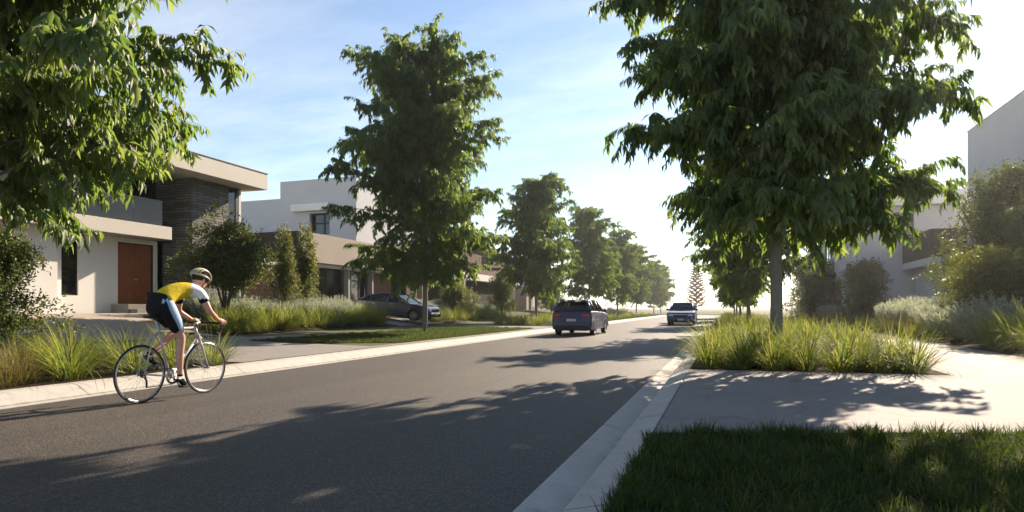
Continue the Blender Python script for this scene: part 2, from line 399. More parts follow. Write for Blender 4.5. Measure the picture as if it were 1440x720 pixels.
# ------------------------------------------------------------------ houses
def gridwall(mb, ax, p, t, u0, u1, z0, z1, holes=()):
    """wall slab in plane axis=p (ax 'x': plane X=p spanning Y; 'y': plane Y=p spanning X), thickness t behind (towards -), rectangular holes (u0,u1,z0,z1)"""
    us = sorted({u0, u1, *[h[0] for h in holes], *[h[1] for h in holes]}); zs = sorted({z0, z1, *[h[2] for h in holes], *[h[3] for h in holes]})
    ui = {u: i for i, u in enumerate(us)}; nz = len(zs)
    def pt(u, z, d): return (p+d, u, z) if ax == 'x' else (u, p+d, z)
    cells = set()
    for i in range(len(us)-1):
        for k in range(nz-1):
            cu, cz = (us[i]+us[i+1])/2, (zs[k]+zs[k+1])/2
            if not any(h[0] < cu < h[1] and h[2] < cz < h[3] for h in holes): cells.add((i, k))
    V = []; Fc = []
    for d in (0, -t if t > 0 else -t):
        for u in us:
            for z in zs: V.append(pt(u, z, d))
    nn = len(us)*nz
    for (i, k) in cells:
        a, b, c, d = i*nz+k, (i+1)*nz+k, (i+1)*nz+k+1, i*nz+k+1
        Fc.append((a, b, c, d)); Fc.append((a+nn, d+nn, c+nn, b+nn))
        for (nb, e0, e1) in (((i-1, k), d, a), ((i+1, k), b, c), ((i, k-1), a, b), ((i, k+1), c, d)):
            if nb not in cells: Fc.append((e1, e0, e0+nn, e1+nn))
    mb.add(V, Fc)
def window(parent, ax, p, u0, u1, z0, z1, s=1, mull=(), trans=(), fw=.05, depth=.06, frame='dark', pane='glass'):
    """window part with its pane as sub-part; s = side the window faces along its axis"""
    mb = MB()
    def bx(m, a0, a1, b0, b1, d0, d1):
        lo, hi = sorted((p+s*d0, p+s*d1))
        if ax == 'x': m.box(lo, hi, a0, a1, b0, b1)
        else: m.box(a0, a1, lo, hi, b0, b1)
    bx(mb, u0, u0+fw, z0, z1, -depth, 0); bx(mb, u1-fw, u1, z0, z1, -depth, 0)
    bx(mb, u0+fw, u1-fw, z0, z0+fw, -depth, -.001); bx(mb, u0+fw, u1-fw, z1-fw, z1, -depth, -.001)
    for q in mull: bx(mb, q-fw/2, q+fw/2, z0+fw, z1-fw, -depth, -.002)
    for q in trans: bx(mb, u0+fw, u1-fw, q-fw/2, q+fw/2, -depth, -.004)
    wn = mb.build('window', MT[frame], parent, recalc=True)
    m2 = MB(); bx(m2, u0+fw*.6, u1-fw*.6, z0+fw*.6, z1-fw*.6, -depth*.75, -depth*.55); m2.build('pane', MT[pane], wn, recalc=True)
    return wn
def part(name, m, parent, *boxes, bev=0.012):
    mb = MB()
    for b in boxes: mb.box(*b, bev=bev)
    return mb.build(name, MT[m] if isinstance(m, str) else m, parent)
def wallp(name, m, parent, *walls):
    for w_ in walls:
        mb = MB(); gridwall(mb, *w_); mb.build(name, MT[m], parent, recalc=True)

# --- house 1 : white ground floor, stacked stone, big cream roof
h = empty('modern_house', (-22.5, 18, .98), label='two-storey white house with stacked grey stone, deep cream roof and red timber door', cat='house')
h.location = (0, 0, 0)
wallp('wall', 'white', h, ('x', -22.5, .25, 15.65, 20.25, .7, 3.975, [(16.0, 16.62, 1.66, 3.78), (18.2, 19.85, 1.36, 3.80)]),
      ('x', -22.2, .25, 4, 15.65, .7, 3.975, [(9.0, 11.4, 1.9, 3.5)]), ('y', 20.25, .25, -30, -22.5, .7, 3.975), ('y', 4.25, .25, -30, -22.45, .7, 3.975), ('x', -29.7, .25, 4.3, 23.4, .7, 6.7))
window(h, 'x', -22.56, 16.0, 16.62, 1.66, 3.78)
window(h, 'x', -22.26, 9.0, 11.4, 1.9, 3.5, mull=(10.2,))
d = part('door', 'door', h, (-22.68, -22.6, 18.26, 19.79, 1.36, 3.76), bev=.006)
part('handle', 'steel', d, (-22.6, -22.55, 18.92, 19.12, 2.32, 2.36), bev=.008)
part('door_frame', 'dark', h, (-22.70, -22.57, 18.2, 18.256, 1.36, 3.8), (-22.70, -22.57, 19.794, 19.85, 1.36, 3.8), (-22.70, -22.57, 18.256, 19.794, 3.762, 3.8), (-22.66, -22.6, 19.02, 19.03, 1.37, 3.76), bev=0)
part('step', 'path', h, (-22.49, -21.6, 17.9, 20.6, .85, 1.34), (-21.597, -21.2, 17.95, 20.55, .85, 1.16))
part('porch_slab', 'cream', h, (-24.5, -21.6, 5, 19.9, 4.0, 4.52))
part('eave_lining', 'grey', h, (-22.45, -21.7, 5.1, 19.8, 3.976, 3.998), bev=0)
mb = MB()
for k in range(11):
    y1 = 19.55-k*1.32; mb.box(-21.76, -21.73, y1-1.31, y1, 4.54, 5.52, .006)
mb.box(-21.78, -21.71, 5.03, 19.56, 5.521, 5.56, .008)
for y in np.arange(5.2, 19.6, 1.32): mb.box(-21.8, -21.765, y-.02, y+.02, 4.49, 5.5)
mb.build('balustrade', MT['grey'], h)
wallp('stone_wall', 'stone', h, ('x', -21.5, .3, 20.85, 22.9, .7, 6.77), ('y', 21.15, .3, -23.4, -21.8, .7, 6.77), ('x', -23.4, .3, 20.85, 21.1, .7, 6.77))
wallp('stone_wall', 'stone', h, ('x', -22.55, .3, 20.25, 20.84, .7, 3.95))
part('wall_end', 'dark', h, (-23.0, -21.56, 23.46, 23.62, .7, 6.765), bev=0)
window(h, 'x', -21.56, 22.9, 23.46, .9, 6.72, trans=(3.9,))
wallp('wall', 'white', h, ('y', 23.9, .25, -30, -21.7, .7, 6.765))
for i, (a, b) in enumerate(((6.5, 10.2), (10.25, 13.9), (13.95, 17.4), (17.45, 20.8))):
    window(h, 'x', -23.5, a, b, 4.52, 6.70, mull=((a+b)/2,))
rf = part('roof', 'cream', h, (-30.2, -20.5, 2.5, 24.3, 6.77, 7.52))
part('roof_capping', 'grey', rf, (-30.23, -20.47, 2.47, 24.33, 7.521, 7.56), bev=.004)
part('outdoor_chair', 'dark', h, (-22.6, -22.1, 14.6, 15.1, 4.5, 4.95), (-22.6, -22.5, 14.6, 15.1, 4.95, 5.4)) if False else None

# --- house 2 : white box above a beige parapet and brown timber garage
h = empty('modern_house', (0, 0, 0), label='white box house behind a beige parapet, with timber garage and dark glazing', cat='house')
wallp('upper_wall', 'lgrey', h, ('y', 36, .25, -29.1, -23.04, 4.5, 9.9, [(-26.7, -25.1, 6.15, 7.6)]), ('x', -23.04, .25, 36.005, 46, 4.5, 9.9), ('y', 46, .25, -29.1, -23.3, 4.5, 9.9), ('x', -28.85, .25, 36.01, 45.7, 4.5, 9.9))
wallp('wing_wall', 'lgrey', h, ('y', 36.12, .25, -40, -29.11, 4.5, 8.76), ('x', -39.75, .25, 36.2, 46, 4.5, 8.76), ('y', 46, .25, -39.7, -29.2, 4.5, 8.76))
part('flat_roof', 'grey', h, (-28.84, -23.3, 36.01, 45.7, 9.5, 9.7), (-39.7, -29.12, 36.14, 45.7, 8.3, 8.5), bev=0)
window(h, 'y', 36.06, -26.7, -25.1, 6.15, 7.6, s=-1, mull=(-25.75,), trans=(6.95,), fw=.09, depth=.1)
part('window_hood', 'white', h, (-27.9, -24.9, 35.3, 35.745, 7.72, 8.2))
part('parapet', 'beige', h, (-22.3, -22.0, 28.7, 44, 3.78, 5.43), (-40, -22.31, 43.7, 44, 3.78, 5.42))
part('side_cladding', 'char', h, (-40, -22.06, 28.52, 28.697, 3.80, 5.41))
part('roof_slab', 'white', h, (-40, -22.35, 28.5, 43.69, 3.60, 3.775), bev=.004)
part('deck', 'grey', h, (-40, -22.32, 28.96, 43.69, 4.3, 4.4), bev=0)
wallp('wall', 'brick', h, ('y', 29.2, .25, -40, -22.85, .6, 3.6), ('x', -22.85, .25, 29.2, 31.4, .6, 3.6), ('x', -22.85, .25, 42.1, 44, .6, 3.6), ('y', 44, .25, -40, -22.9, .6, 3.6))
window(h, 'x', -22.86, 31.42, 33.95, .9, 3.58, mull=(32.25, 33.1), fw=.07)
window(h, 'x', -22.86, 33.97, 36.7, .9, 3.58, mull=(34.85, 35.75), fw=.07)
part('post', 'grey', h, (-22.7, -22.4, 33.86, 34.06, .7, 3.6), (-22.7, -22.4, 36.66, 36.84, .7, 3.6))
part('garage_door', 'timber', h, (-23.0, -22.9, 36.86, 40.1, .75, 3.5), bev=.004)
window(h, 'x', -22.86, 40.15, 42.05, .8, 3.58, mull=(41.1,), fw=.07)
part('column', 'beige', h, (-22.45, -22.05, 43.3, 43.7, .6, 3.6))

def villa(label, y0, y1, xf, upper, lower, up=(1.5, 3), xb=-34, zt=7.0):
    h = empty('modern_house', (0, 0, 0), label=label, cat='house'); ym = (y0+y1)/2
    wallp('wall', lower, h, ('x', xf-.6, .25, y0+.3, y1, .5, 3.7, [(y0+1, y0+4, 1.0, 3.2), (ym+.5, ym+5, .8, 3.4)]), ('y', y0+.3, .25, xb, xf-.6, .5, 3.7), ('y', y1, .25, xb, xf-.9, .5, 3.7))
    window(h, 'x', xf-.66, y0+1, y0+4, 1.0, 3.2, mull=(y0+2, y0+3))
    part('garage_door', 'char', h, (xf-.8, xf-.7, ym+.5, ym+5, .8, 3.4))
    part('porch_slab', 'white', h, (xb, xf+.0, y0, y1+.2, 3.7, 4.3))
    part('column', 'beige', h, (xf-.35, xf, y0+.1, y0+.45, .4, 3.7))
    wallp('upper_wall', upper, h, ('x', xf-1.5, .25, y0+up[1], y1-up[0], 4.3, zt, [(ym, ym+2.4, 5.0, 6.4)]), ('y', y0+up[1], .25, xb+1, xf-1.5, 4.3, zt, [(xf-5, xf-3.4, 5.0, 6.4)]), ('y', y1-up[0], .25, xb+1, xf-1.8, 4.3, zt))
    window(h, 'x', xf-1.56, ym, ym+2.4, 5.0, 6.4, mull=(ym+1.2,))
    window(h, 'y', y0+up[1]+.06, xf-5, xf-3.4, 5.0, 6.4, s=-1)
    part('roof', 'grey', h, (xb+.8, xf-1.2, y0+up[1]-.5, y1-up[0]+.3, zt, zt+.35))
    return h
villa('brown brick house with white porch slab, third along behind the left trees', 50, 66, -21.5, 'brick', 'char')
villa('cream house with charcoal base, fourth along behind the left trees', 70, 86, -21.5, 'cream', 'beige')

# --- right hand houses
h = empty('modern_house', (0, 0, 0), label='pale grey flat-roofed house with black balcony screen behind the right shrubs', cat='house')
wallp('wall', 'lgrey', h, ('y', 45, -.25, 7.7, 22, .5, 7.56, [(9.95, 11.1, 5.7, 7.2)]), ('x', 7.7, -.25, 45.255, 60, .5, 7.55, [(47.5, 50, 4.6, 6.6), (54, 57, 4.6, 6.6), (49, 53, .9, 3.2)]), ('y', 59.75, -.25, 7.96, 22, .5, 7.55))
window(h, 'y', 44.94, 9.95, 11.1, 5.7, 7.2, s=-1, trans=(6.2,), fw=.08)
for a, b, c, e in ((47.5, 50, 4.6, 6.6), (54, 57, 4.6, 6.6), (49, 53, .9, 3.2)): window(h, 'x', 7.77, a, b, c, e, s=-1, mull=((a+b)/2,))
part('roof', 'white', h, (7.3, 22.5, 44.5, 60.5, 7.57, 8.42))
part('balcony_floor', 'lgrey', h, (10.5, 22, 39.2, 44.99, 3.55, 3.95))
part('balcony_screen', 'char', h, (10.5, 10.58, 39.3, 44.98, 3.96, 5.48), (10.59, 21, 39.3, 39.38, 3.96, 5.48))
wallp('lower_wall', 'lgrey', h, ('x', 11.2, -.25, 39.6, 44.98, .5, 3.54), ('y', 39.6, -.25, 11.46, 21, .5, 3.54))
part('porch_roof', 'char', h, (6.2, 7.68, 51, 54.5, 3.5, 3.75))
h = empty('modern_house', (0, 0, 0), label='tall plain grey house wall with one narrow window at the right edge', cat='house')
wallp('wall', 'lgrey', h, ('x', 12, -.3, 13, 38.7, .5, 10.4, [(28.55, 29.6, 7.0, 8.9), (20, 21.2, 2, 4.2)]), ('y', 13, -.3, 12.31, 24, .5, 10.4), ('y', 38.4, -.3, 12.31, 24, .5, 10.39))
window(h, 'x', 12.07, 28.55, 29.6, 7.0, 8.9, s=-1, fw=.07)
window(h, 'x', 12.07, 20, 21.2, 2, 4.2, s=-1, fw=.07)
part('roof', 'grey', h, (12.31, 24, 13.31, 38.39, 10.0, 10.2), bev=0)
part('parapet_capping', 'white', h, (11.97, 12.33, 12.97, 38.73, 10.401, 10.44), bev=.004)
h = empty('modern_house', (0, 0, 0), label='cream house with flat grey roof, farthest on the right of the road', cat='house')
wallp('wall', 'cream', h, ('x', 9, -.25, 66, 82, .4, 6.8, [(68, 71, 4.4, 6.0), (74, 78, .8, 3.2)]), ('y', 66, -.25, 9.26, 22, .4, 6.8, [(12, 14, 4.4, 6.0)]), ('y', 82, -.25, 9.26, 22, .4, 6.8))
window(h, 'x', 9.07, 68, 71, 4.4, 6.0, s=-1, mull=(69.5,)); window(h, 'x', 9.07, 74, 78, .8, 3.2, s=-1, mull=(76,)); window(h, 'y', 66.07, 12, 14, 4.4, 6.0, s=-1)
part('roof', 'grey', h, (8.6, 22.4, 65.6, 82.4, 6.81, 7.2))
# ------------------------------------------------------------------ vegetation
def blades(rng, base, az, tilt, length, width, droop, segs=4, tipw=.12):
    """arching strap blades -> V, faces"""
    n = len(az); t = np.linspace(0, 1, segs+1)[None, :]
    ang = tilt[:, None] + droop[:, None]*t**1.4           # angle from vertical
    ds = length[:, None]/segs
    dr = np.sin(ang)*ds; dz = np.cos(ang)*ds
    r = np.concatenate([np.zeros((n, 1)), np.cumsum(dr[:, 1:], 1)], 1); z = np.concatenate([np.zeros((n, 1)), np.cumsum(dz[:, 1:], 1)], 1)
    ca, sa = np.cos(az)[:, None], np.sin(az)[:, None]
    c = np.stack([base[:, 0:1] + r*ca, base[:, 1:2] + r*sa, base[:, 2:3] + z], 2)
    wd = width[:, None]*np.clip(1.0 - (t**2.2)*(1-tipw), 0.02, 1)*np.minimum(1, .55+t*2)
    side = np.stack([-sa*np.ones_like(t), ca*np.ones_like(t), .15*np.ones((n, segs+1))], 2)
    L = c - side*wd[:, :, None]*.5; Rr = c + side*wd[:, :, None]*.5
    V = np.stack([L, Rr], 2).reshape(-1, 3)
    b = (np.arange(n)*(segs+1)*2)[:, None]; k = (np.arange(segs)*2)[None, :]
    a = (b+k).ravel(); Q = np.stack([a, a+1, a+3, a+2], 1)
    return V, [Q]
def clump_mesh(name, seed, n, ln, wd, spread, m, droop=(.5, 1.9), rad=.16, tilt=(.02, .75)):
    rng = np.random.default_rng(seed)
    az = rng.uniform(0, 2*np.pi, n); u = rng.uniform(0, 1, n)**.7
    tl = tilt[0] + (tilt[1]-tilt[0])*u
    r = rad*np.sqrt(rng.uniform(0, 1, n))
    base = np.stack([r*np.cos(az), r*np.sin(az), np.full(n, -.02)], 1)
    ll = ln*rng.uniform(.55, 1.1, n); dd = rng.uniform(*droop, n)*(.35+.65*u)
    V, Q = blades(rng, base, az + rng.normal(0, .35, n), tl, ll, wd*rng.uniform(.7, 1.2, n), dd, 5)
    return np_mesh(name, V, Q, m, True)
def leaf_arrays(P, D, Nn, L, W, fold=.25, curl=.15):
    """lanceolate leaves: base P, direction D, normal N (unit), length L, width W -> V, F (5 verts, 4 tris)"""
    n = len(P); S = np.cross(D, Nn); S /= np.linalg.norm(S, axis=1, keepdims=True)+1e-9; Nn = np.cross(S, D)
    L = L[:, None]; W = W[:, None]
    mid = P + D*L*.42; up = Nn*W*fold
    a = mid + S*W*.5 + up; b = mid - up*.2; c = mid - S*W*.5 + up; tip = P + D*L - Nn*L*curl
    V = np.stack([P, a, b, c, tip], 1).reshape(-1, 3); i = (np.arange(n)*5)[:, None]
    T = np.concatenate([i+np.array([[0, 1, 2]]), i+np.array([[0, 2, 3]]), i+np.array([[1, 4, 2]]), i+np.array([[2, 4, 3]])], 0)
    return V, [T]
def unit(a): return a/(np.linalg.norm(a, axis=-1, keepdims=True)+1e-9)
def tree_meshes(seed, H, CR, zb, LL=.30, nl=44, dens=1.0, prof=None, r0=None, lw=.30, low=34, boost=None):
    """deciduous street tree -> trunk mesh, branch mesh, crown mesh"""
    rng = np.random.default_rng(seed); tr = MB(); br = MB()
    r0 = r0 or .0105*H
    prof = prof or ([0, .10, .22, .38, .6, .8, .93, 1.0], [.42, .66, .86, 1.0, .80, .60, .36, .12])
    ph = rng.uniform(0, 6.28, 4)
    def axis(z): q = z/H; return np.array([.10*math.sin(2.2*q*3+ph[0])*q*1.4, .10*math.sin(2.6*q*3+ph[1])*q*1.4, z])
    zs = np.linspace(-.15, H*.985, 22)
    tr.tube([axis(max(z, 0)) + np.array([0, 0, min(z, 0)]) for z in zs], [r0*(1.25 if z < .05 else 1)*max(.06, (1-(z/H)**1.1*.97)) for z in zs], 10)
    Pl, Dl = [], []
    def leaves(pp, m_, n, s0):
        pp = np.array(pp); ss = np.linspace(s0, 1, n)*m_; kk = np.minimum(ss.astype(int), m_-1); ff = (ss-kk)[:, None]
        Pl.append(pp[kk]*(1-ff)+pp[kk+1]*ff); Dl.append(unit(pp[kk+1]-pp[kk]))
    ga = rng.uniform(0, 6.28)
    for i in range(nl):
        q = (i+rng.uniform(0, .9))/nl; z = zb*.92 + (H-zb)*(q**.92)*.97
        ga += 2.39996 + rng.normal(0, .35)
        hz = min(1, max(0, (z+.9*(1-q)-zb)/(H-zb)))
        reach = CR*np.interp(hz, *prof)*rng.choice((rng.uniform(.45, .8), rng.uniform(.8, 1.16)), p=(.4, .6))
        if boost and boost[1] < z < boost[2] and abs((ga-boost[0]+math.pi) % 6.2832 - math.pi) < .85: reach *= boost[3]; bo = .62
        else: bo = 1
        e0 = R(np.interp(q, [0, .3, .7, 1], [low, 50, 60, 74]))*bo + rng.normal(0, .16)*bo
        ln = reach/ max(.35, math.cos(e0*.72)); ns = max(4, int(ln/.3)); p = axis(z); pts = [p]; a = ga
        for k in range(ns):
            f = k/ns; e = e0*(1-f*1.05) - .20*f*f; a += rng.normal(0, .13)
            p = p + np.array([math.cos(a)*math.cos(e), math.sin(a)*math.cos(e), math.sin(e)])*(ln/ns); pts.append(p)
        rb = min(r0*.36, .010 + .008*ln)
        br.tube(pts, [max(.005, rb*(1-.88*k/ns)) for k in range(ns+1)], 5, cap=False)
        pts = np.array(pts); nt_ = int(max(7, ln*6.5)*dens); sd_ = 1
        for j in range(nt_):
            s = .12 + .88*((j+rng.uniform(0, .9))/nt_)**.9; s = min(s, .999); k = min(int(s*ns), ns-1); f = s*ns-k
            b0 = pts[k]*(1-f)+pts[k+1]*f; dlim = unit(pts[k+1]-pts[k]); sd_ = -sd_
            yaw = sd_*rng.uniform(.25, 1.35)*(1-.6*max(0, s-.8)/.2); c_, s_ = math.cos(yaw), math.sin(yaw)
            d = unit(np.array([dlim[0]*c_-dlim[1]*s_, dlim[0]*s_+dlim[1]*c_, dlim[2]*.35+rng.uniform(-.55, .95)]))
            tl = rng.uniform(.5, 1.15)*(1.2-.45*s)*min(1.0, .45+reach/2.4); m_ = max(3, int(tl/.17)); pp = [b0]; x = b0; dd = d
            for g in range(m_):
                dd = unit(dd + np.array([0, 0, -.20]) + rng.normal(0, .09, 3)); x = x + dd*tl/m_; pp.append(x)
            br.tube(pp, [.006*(1-.7*g/m_) for g in range(m_+1)], 3, cap=False)
            leaves(pp, m_, max(5, int(tl*22*dens)), .1)
            for h in range(2 if tl > .6 else 1):          # side sprigs
                t0 = rng.integers(1, m_); b1 = pp[t0]; d1 = unit(dd*.5 + rng.normal(0, .7, 3) + np.array([0, 0, .05])); q1 = [b1]; x1 = b1
                for g in range(3):
                    d1 = unit(d1 + np.array([0, 0, -.22])); x1 = x1 + d1*tl*.16; q1.append(x1)
                br.tube(q1, [.004, .0035, .003, .002], 3, cap=False); leaves(q1, 3, max(4, int(tl*11*dens)), .15)
    P = np.concatenate(Pl); D = np.concatenate(Dl); n = len(P)
    al = np.where(np.arange(n) % 2 == 0, 1, -1)[:, None]; S = unit(np.cross(D, np.array([[0, 0, 1.]])))
    dr = unit(D*.40 + S*al*rng.uniform(.2, .7, (n, 1)) + np.array([[0, 0, -1.]])*rng.uniform(.45, 1.5, (n, 1)) + rng.normal(0, .2, (n, 3)))
    Nn = unit(np.cross(dr, S*al + rng.normal(0, .45, (n, 3)))); Nn *= np.sign(Nn[:, 2:3]+1e-6)
    V, T = leaf_arrays(P, dr, Nn, LL*rng.uniform(.6, 1.15, n), LL*lw*rng.uniform(.75, 1.2, n), .25, .16)
    return tr, br, np_mesh('crown', V, T, MT['leaf'], True), n
tree_cache = {}
def tree_kind(key, *a, **k):
    tr, br, cr, n = tree_meshes(*a, **k)
    t = tr.build('trunk', MT['bark']); b = br.build('branches', MT['bark'])
    tree_cache[key] = (t.data, b.data, cr)
    bpy.data.objects.remove(t); bpy.data.objects.remove(b); print('tree', key, n, 'leaves')
def put_tree(key, x, y, rz, s, label, group, cat='tree', name='street_tree', sx=None):
    o = empty(name, (x, y, zg(x, y)), rz, label, cat, group); o.scale = (sx or s, sx or s, s)
    t, b, c = tree_cache[key]; link('trunk', t, o); link('branches', b, o); link('crown', c, o); return o
WIDE = ([0, .05, .12, .26, .45, .65, .85, 1.0], [.66, .90, 1.02, 1.0, .98, .84, .52, .14])
tree_kind('a', 11, 11.6, 3.45, 1.9, nl=92, lw=.29, LL=.27, dens=1.25)
tree_kind('b', 24, 13.3, 3.25, 2.7, nl=118, dens=1.42, lw=.28, LL=.27, prof=([0, .03, .13, .30, .45, .65, .85, 1.0], [.45, .55, .72, 1.0, .98, .86, .52, .14]), low=22, boost=(R(8), 3.0, 4.6, 1.27))
tree_kind('c', 37, 10.4, 3.0, 1.8, nl=76, lw=.29, LL=.28, dens=1.15)
tree_kind('d', 49, 9.5, 2.7, 1.7, nl=70, lw=.29, LL=.28, dens=1.15)
tree_kind('e', 63, 12.5, 4.3, 2.5, nl=100, lw=.28, LL=.28, dens=1.15, prof=([0, .05, .12, .19, .45, .65, .85, 1.0], [.25, .32, .56, 1.0, .98, .84, .52, .14]))
GL = 'street trees along the left verge'; GR = 'street trees along the right verge'
put_tree('e', -12.0, 6.95, R(215), 1.14, 'leafy street tree hanging over the cyclist from the top left corner', GL)
put_tree('a', -12.0, 23.8, R(20), 1.0, 'tall leafy street tree on the left lawn strip in front of the parked sedan', GL)
put_tree('c', -12.0, 40.2, R(140), .93, 'street tree on the left behind the driving hatchback, second past the cyclist', GL)
put_tree('c', -12.0, 57.5, R(250), .99, 'third street tree past the cyclist in the left row', GL)
put_tree('d', -12.0, 73.5, R(45), 1.03, 'fourth street tree past the cyclist in the left row', GL)
put_tree('a', -12.0, 90, R(100), .80, 'fifth street tree past the cyclist in the left row', GL)
put_tree('c', -12.5, 118, R(10), .95, 'far street tree ending the left row beyond the side road', GL)
put_tree('d', -13.0, 136, R(70), 1.05, 'farthest small street tree closing the left row', GL)
put_tree('b', 1.0, 14.1, 0, 1.0, 'large street tree rising from the right strap-grass bed, cut by the top edge', GR, sx=.94)
put_tree('c', 1.0, 30.0, R(300), .86, 'second street tree of the right row, just behind the large one', GR)
put_tree('d', 1.0, 47.5, R(15), .90, 'third street tree of the right row past the driveway', GR)
put_tree('c', 1.0, 63, R(190), .85, 'fourth street tree of the right row', GR)
put_tree('d', 1.0, 79, R(120), .95, 'fifth and last street tree of the right row', GR)

def shrub_mesh(seed, w, hgt, n, LL, lw, m, lobes=9, zlow=.12, up=.5, lobe_r=.42):
    rng = np.random.default_rng(seed); P = []; O = []
    per = n//lobes
    for i in range(lobes):
        a = rng.uniform(0, 6.28); q = rng.uniform(0, 1)
        cz = hgt*(zlow+.18 + (.72-zlow)*q); rr = w*.5*math.sqrt(rng.uniform(.05, 1))*(1.0-.75*q**1.6)*.8
        c = np.array([rr*math.cos(a), rr*math.sin(a), cz]); lr = np.array([w*lobe_r*.62, w*lobe_r*.62, hgt*.20])*rng.uniform(.75, 1.25)
        d = unit(rng.normal(0, 1, (per, 3))); rad = rng.uniform(.35, 1.08, (per, 1))**.6
        p = c + d*rad*lr; P.append(p); O.append(d)
    P = np.concatenate(P); O = np.concatenate(O); k = P[:, 2] > zlow*hgt*.3; P = P[k]; O = O[k]; n = len(P)
    # twiggy tufts: snap leaves to small sprigs for gaps and light/dark clumps
    ns = max(12, n//26); sp_ = P[rng.integers(0, n, ns)]; own = rng.integers(0, ns, n)
    spr = unit(O[rng.integers(0, n, ns)]*.7 + np.array([0, 0, up]) + rng.normal(0, .4, (ns, 3)))
    t = rng.uniform(-.5, 1, (n, 1)); P2 = sp_[own] + spr[own]*t*LL*2.6 + rng.normal(0, LL*.35, (n, 3))
    P = np.where(rng.uniform(0, 1, (n, 1)) < .72, P2, P)
    P[:, 2] = np.maximum(P[:, 2], .03)
    D = unit(spr[own]*.7 + rng.normal(0, .75, (n, 3))); Nn = unit(np.cross(D, rng.normal(0, 1, (n, 3))))
    V, T = leaf_arrays(P, D, Nn, LL*rng.uniform(.6, 1.2, n), LL*lw*rng.uniform(.7, 1.2, n))
    return np_mesh('foliage', V, T, m, True)
def stems_mesh(seed, hgt, spread, n, r, single=False):
    rng = random.Random(seed); mb = MB()
    for i in range(n):
        a = rng.uniform(0, 6.28); x = y = 0.0; pts = []
        for k in range(7):
            f = k/6; s = spread*f**1.5; pts.append((math.cos(a)*s+rng.uniform(-.02, .02), math.sin(a)*s+rng.uniform(-.02, .02), hgt*f*(1 if i else 1) - .05))
        mb.tube(pts, [r*(1-.75*k/6) for k in range(7)], 6)
    o = mb.build('stem', MT['twig']); me = o.data; bpy.data.objects.remove(o); return me
def put_shrub(name, fol, stem, x, y, rz, s, label, group=None, cat='shrub', sz=None):
    o = empty(name, (x, y, zg(x, y)), rz, label, cat, group); o.scale = (s, s, sz or s)
    link('stem', stem, o); link('foliage', fol, o); return o
s_round = shrub_mesh(3, 3.3, 4.4, 30000, .13, .42, MT['shrub'], 20, .34)
st_round = stems_mesh(4, 3.4, 1.0, 5, .06)
put_shrub('garden_tree', s_round, st_round, -17.4, 18.4, .4, .93, 'round dark-leaved garden tree in front of the stacked stone wall', None, 'tree', .88)
s_col = shrub_mesh(8, 1.05, 3.8, 8000, .11, .4, MT['gshrub'], 13, .05, .9, .55); st_col = stems_mesh(9, 3.2, .2, 4, .03)
put_shrub('columnar_shrub', s_col, st_col, -18.5, 23.0, .3, 1.0, 'narrow upright shrub, shorter of the pair beside the brick side wall', 'pair of narrow shrubs')
put_shrub('columnar_shrub', s_col, st_col, -18.6, 24.7, 2.1, 1.06, 'narrow upright shrub, taller of the pair beside the parapet corner', 'pair of narrow shrubs')
s_big = shrub_mesh(21, 4.5, 5.7, 42000, .14, .38, MT['shrub'], 26, .02); st_big = stems_mesh(22, 4.2, 1.4, 7, .07)
s_mid = shrub_mesh(31, 2.4, 2.3, 16000, .10, .40, MT['gshrub'], 16, .02); st_mid = stems_mesh(32, 1.8, .8, 7, .03)
s_drk = shrub_mesh(41, 2.9, 3.4, 19000, .12, .40, MT['shrub'], 18, .02); st_drk = stems_mesh(42, 2.8, .9, 6, .05)
put_shrub('large_shrub', s_big, st_big, 9.3, 26.6, .2, 1.0, 'huge dark rounded shrub against the tall grey wall at the right edge', None)
put_shrub('large_shrub', s_big, st_big, 9.7, 22.8, 2.6, .80, 'dark shrub half cut off by the right edge, beside the huge one', None)
put_shrub('garden_shrub', s_mid, st_mid, 7.35, 21.0, 0, 1.12, 'olive rounded shrub at the foot of the huge dark shrub', None)
put_shrub('garden_shrub', s_drk, st_drk, 6.9, 36.6, .7, 1.0, 'dark shrub left of the black balcony screen', None)
put_shrub('garden_shrub', s_drk, st_drk, 6.5, 53, 2.0, 1.45, 'dark shrub farther back beside the footpath, under the large tree', None)
put_shrub('garden_shrub', s_drk, st_drk, 7.2, 62, 3.0, 1.3, 'dark shrub in the far right garden past the pale house', None)
put_shrub('garden_shrub', s_drk, st_drk, -13.5, 8.25, .5, .76, 'dark straggly shrub at the left edge, beneath the overhanging tree', None)
put_shrub('garden_shrub', s_mid, st_mid, -17.8, 40.5, .5, 1.1, 'olive shrub left of the second tree, beside the white porch slab', None)
put_shrub('garden_shrub', s_drk, st_drk, -18, 50, 1.5, 1.0, 'dark shrub between the brown brick house and the verge', None)
put_shrub('garden_shrub', s_drk, st_drk, -18.5, 68, .9, 1.35, 'dark shrub between the third and fourth houses', None)

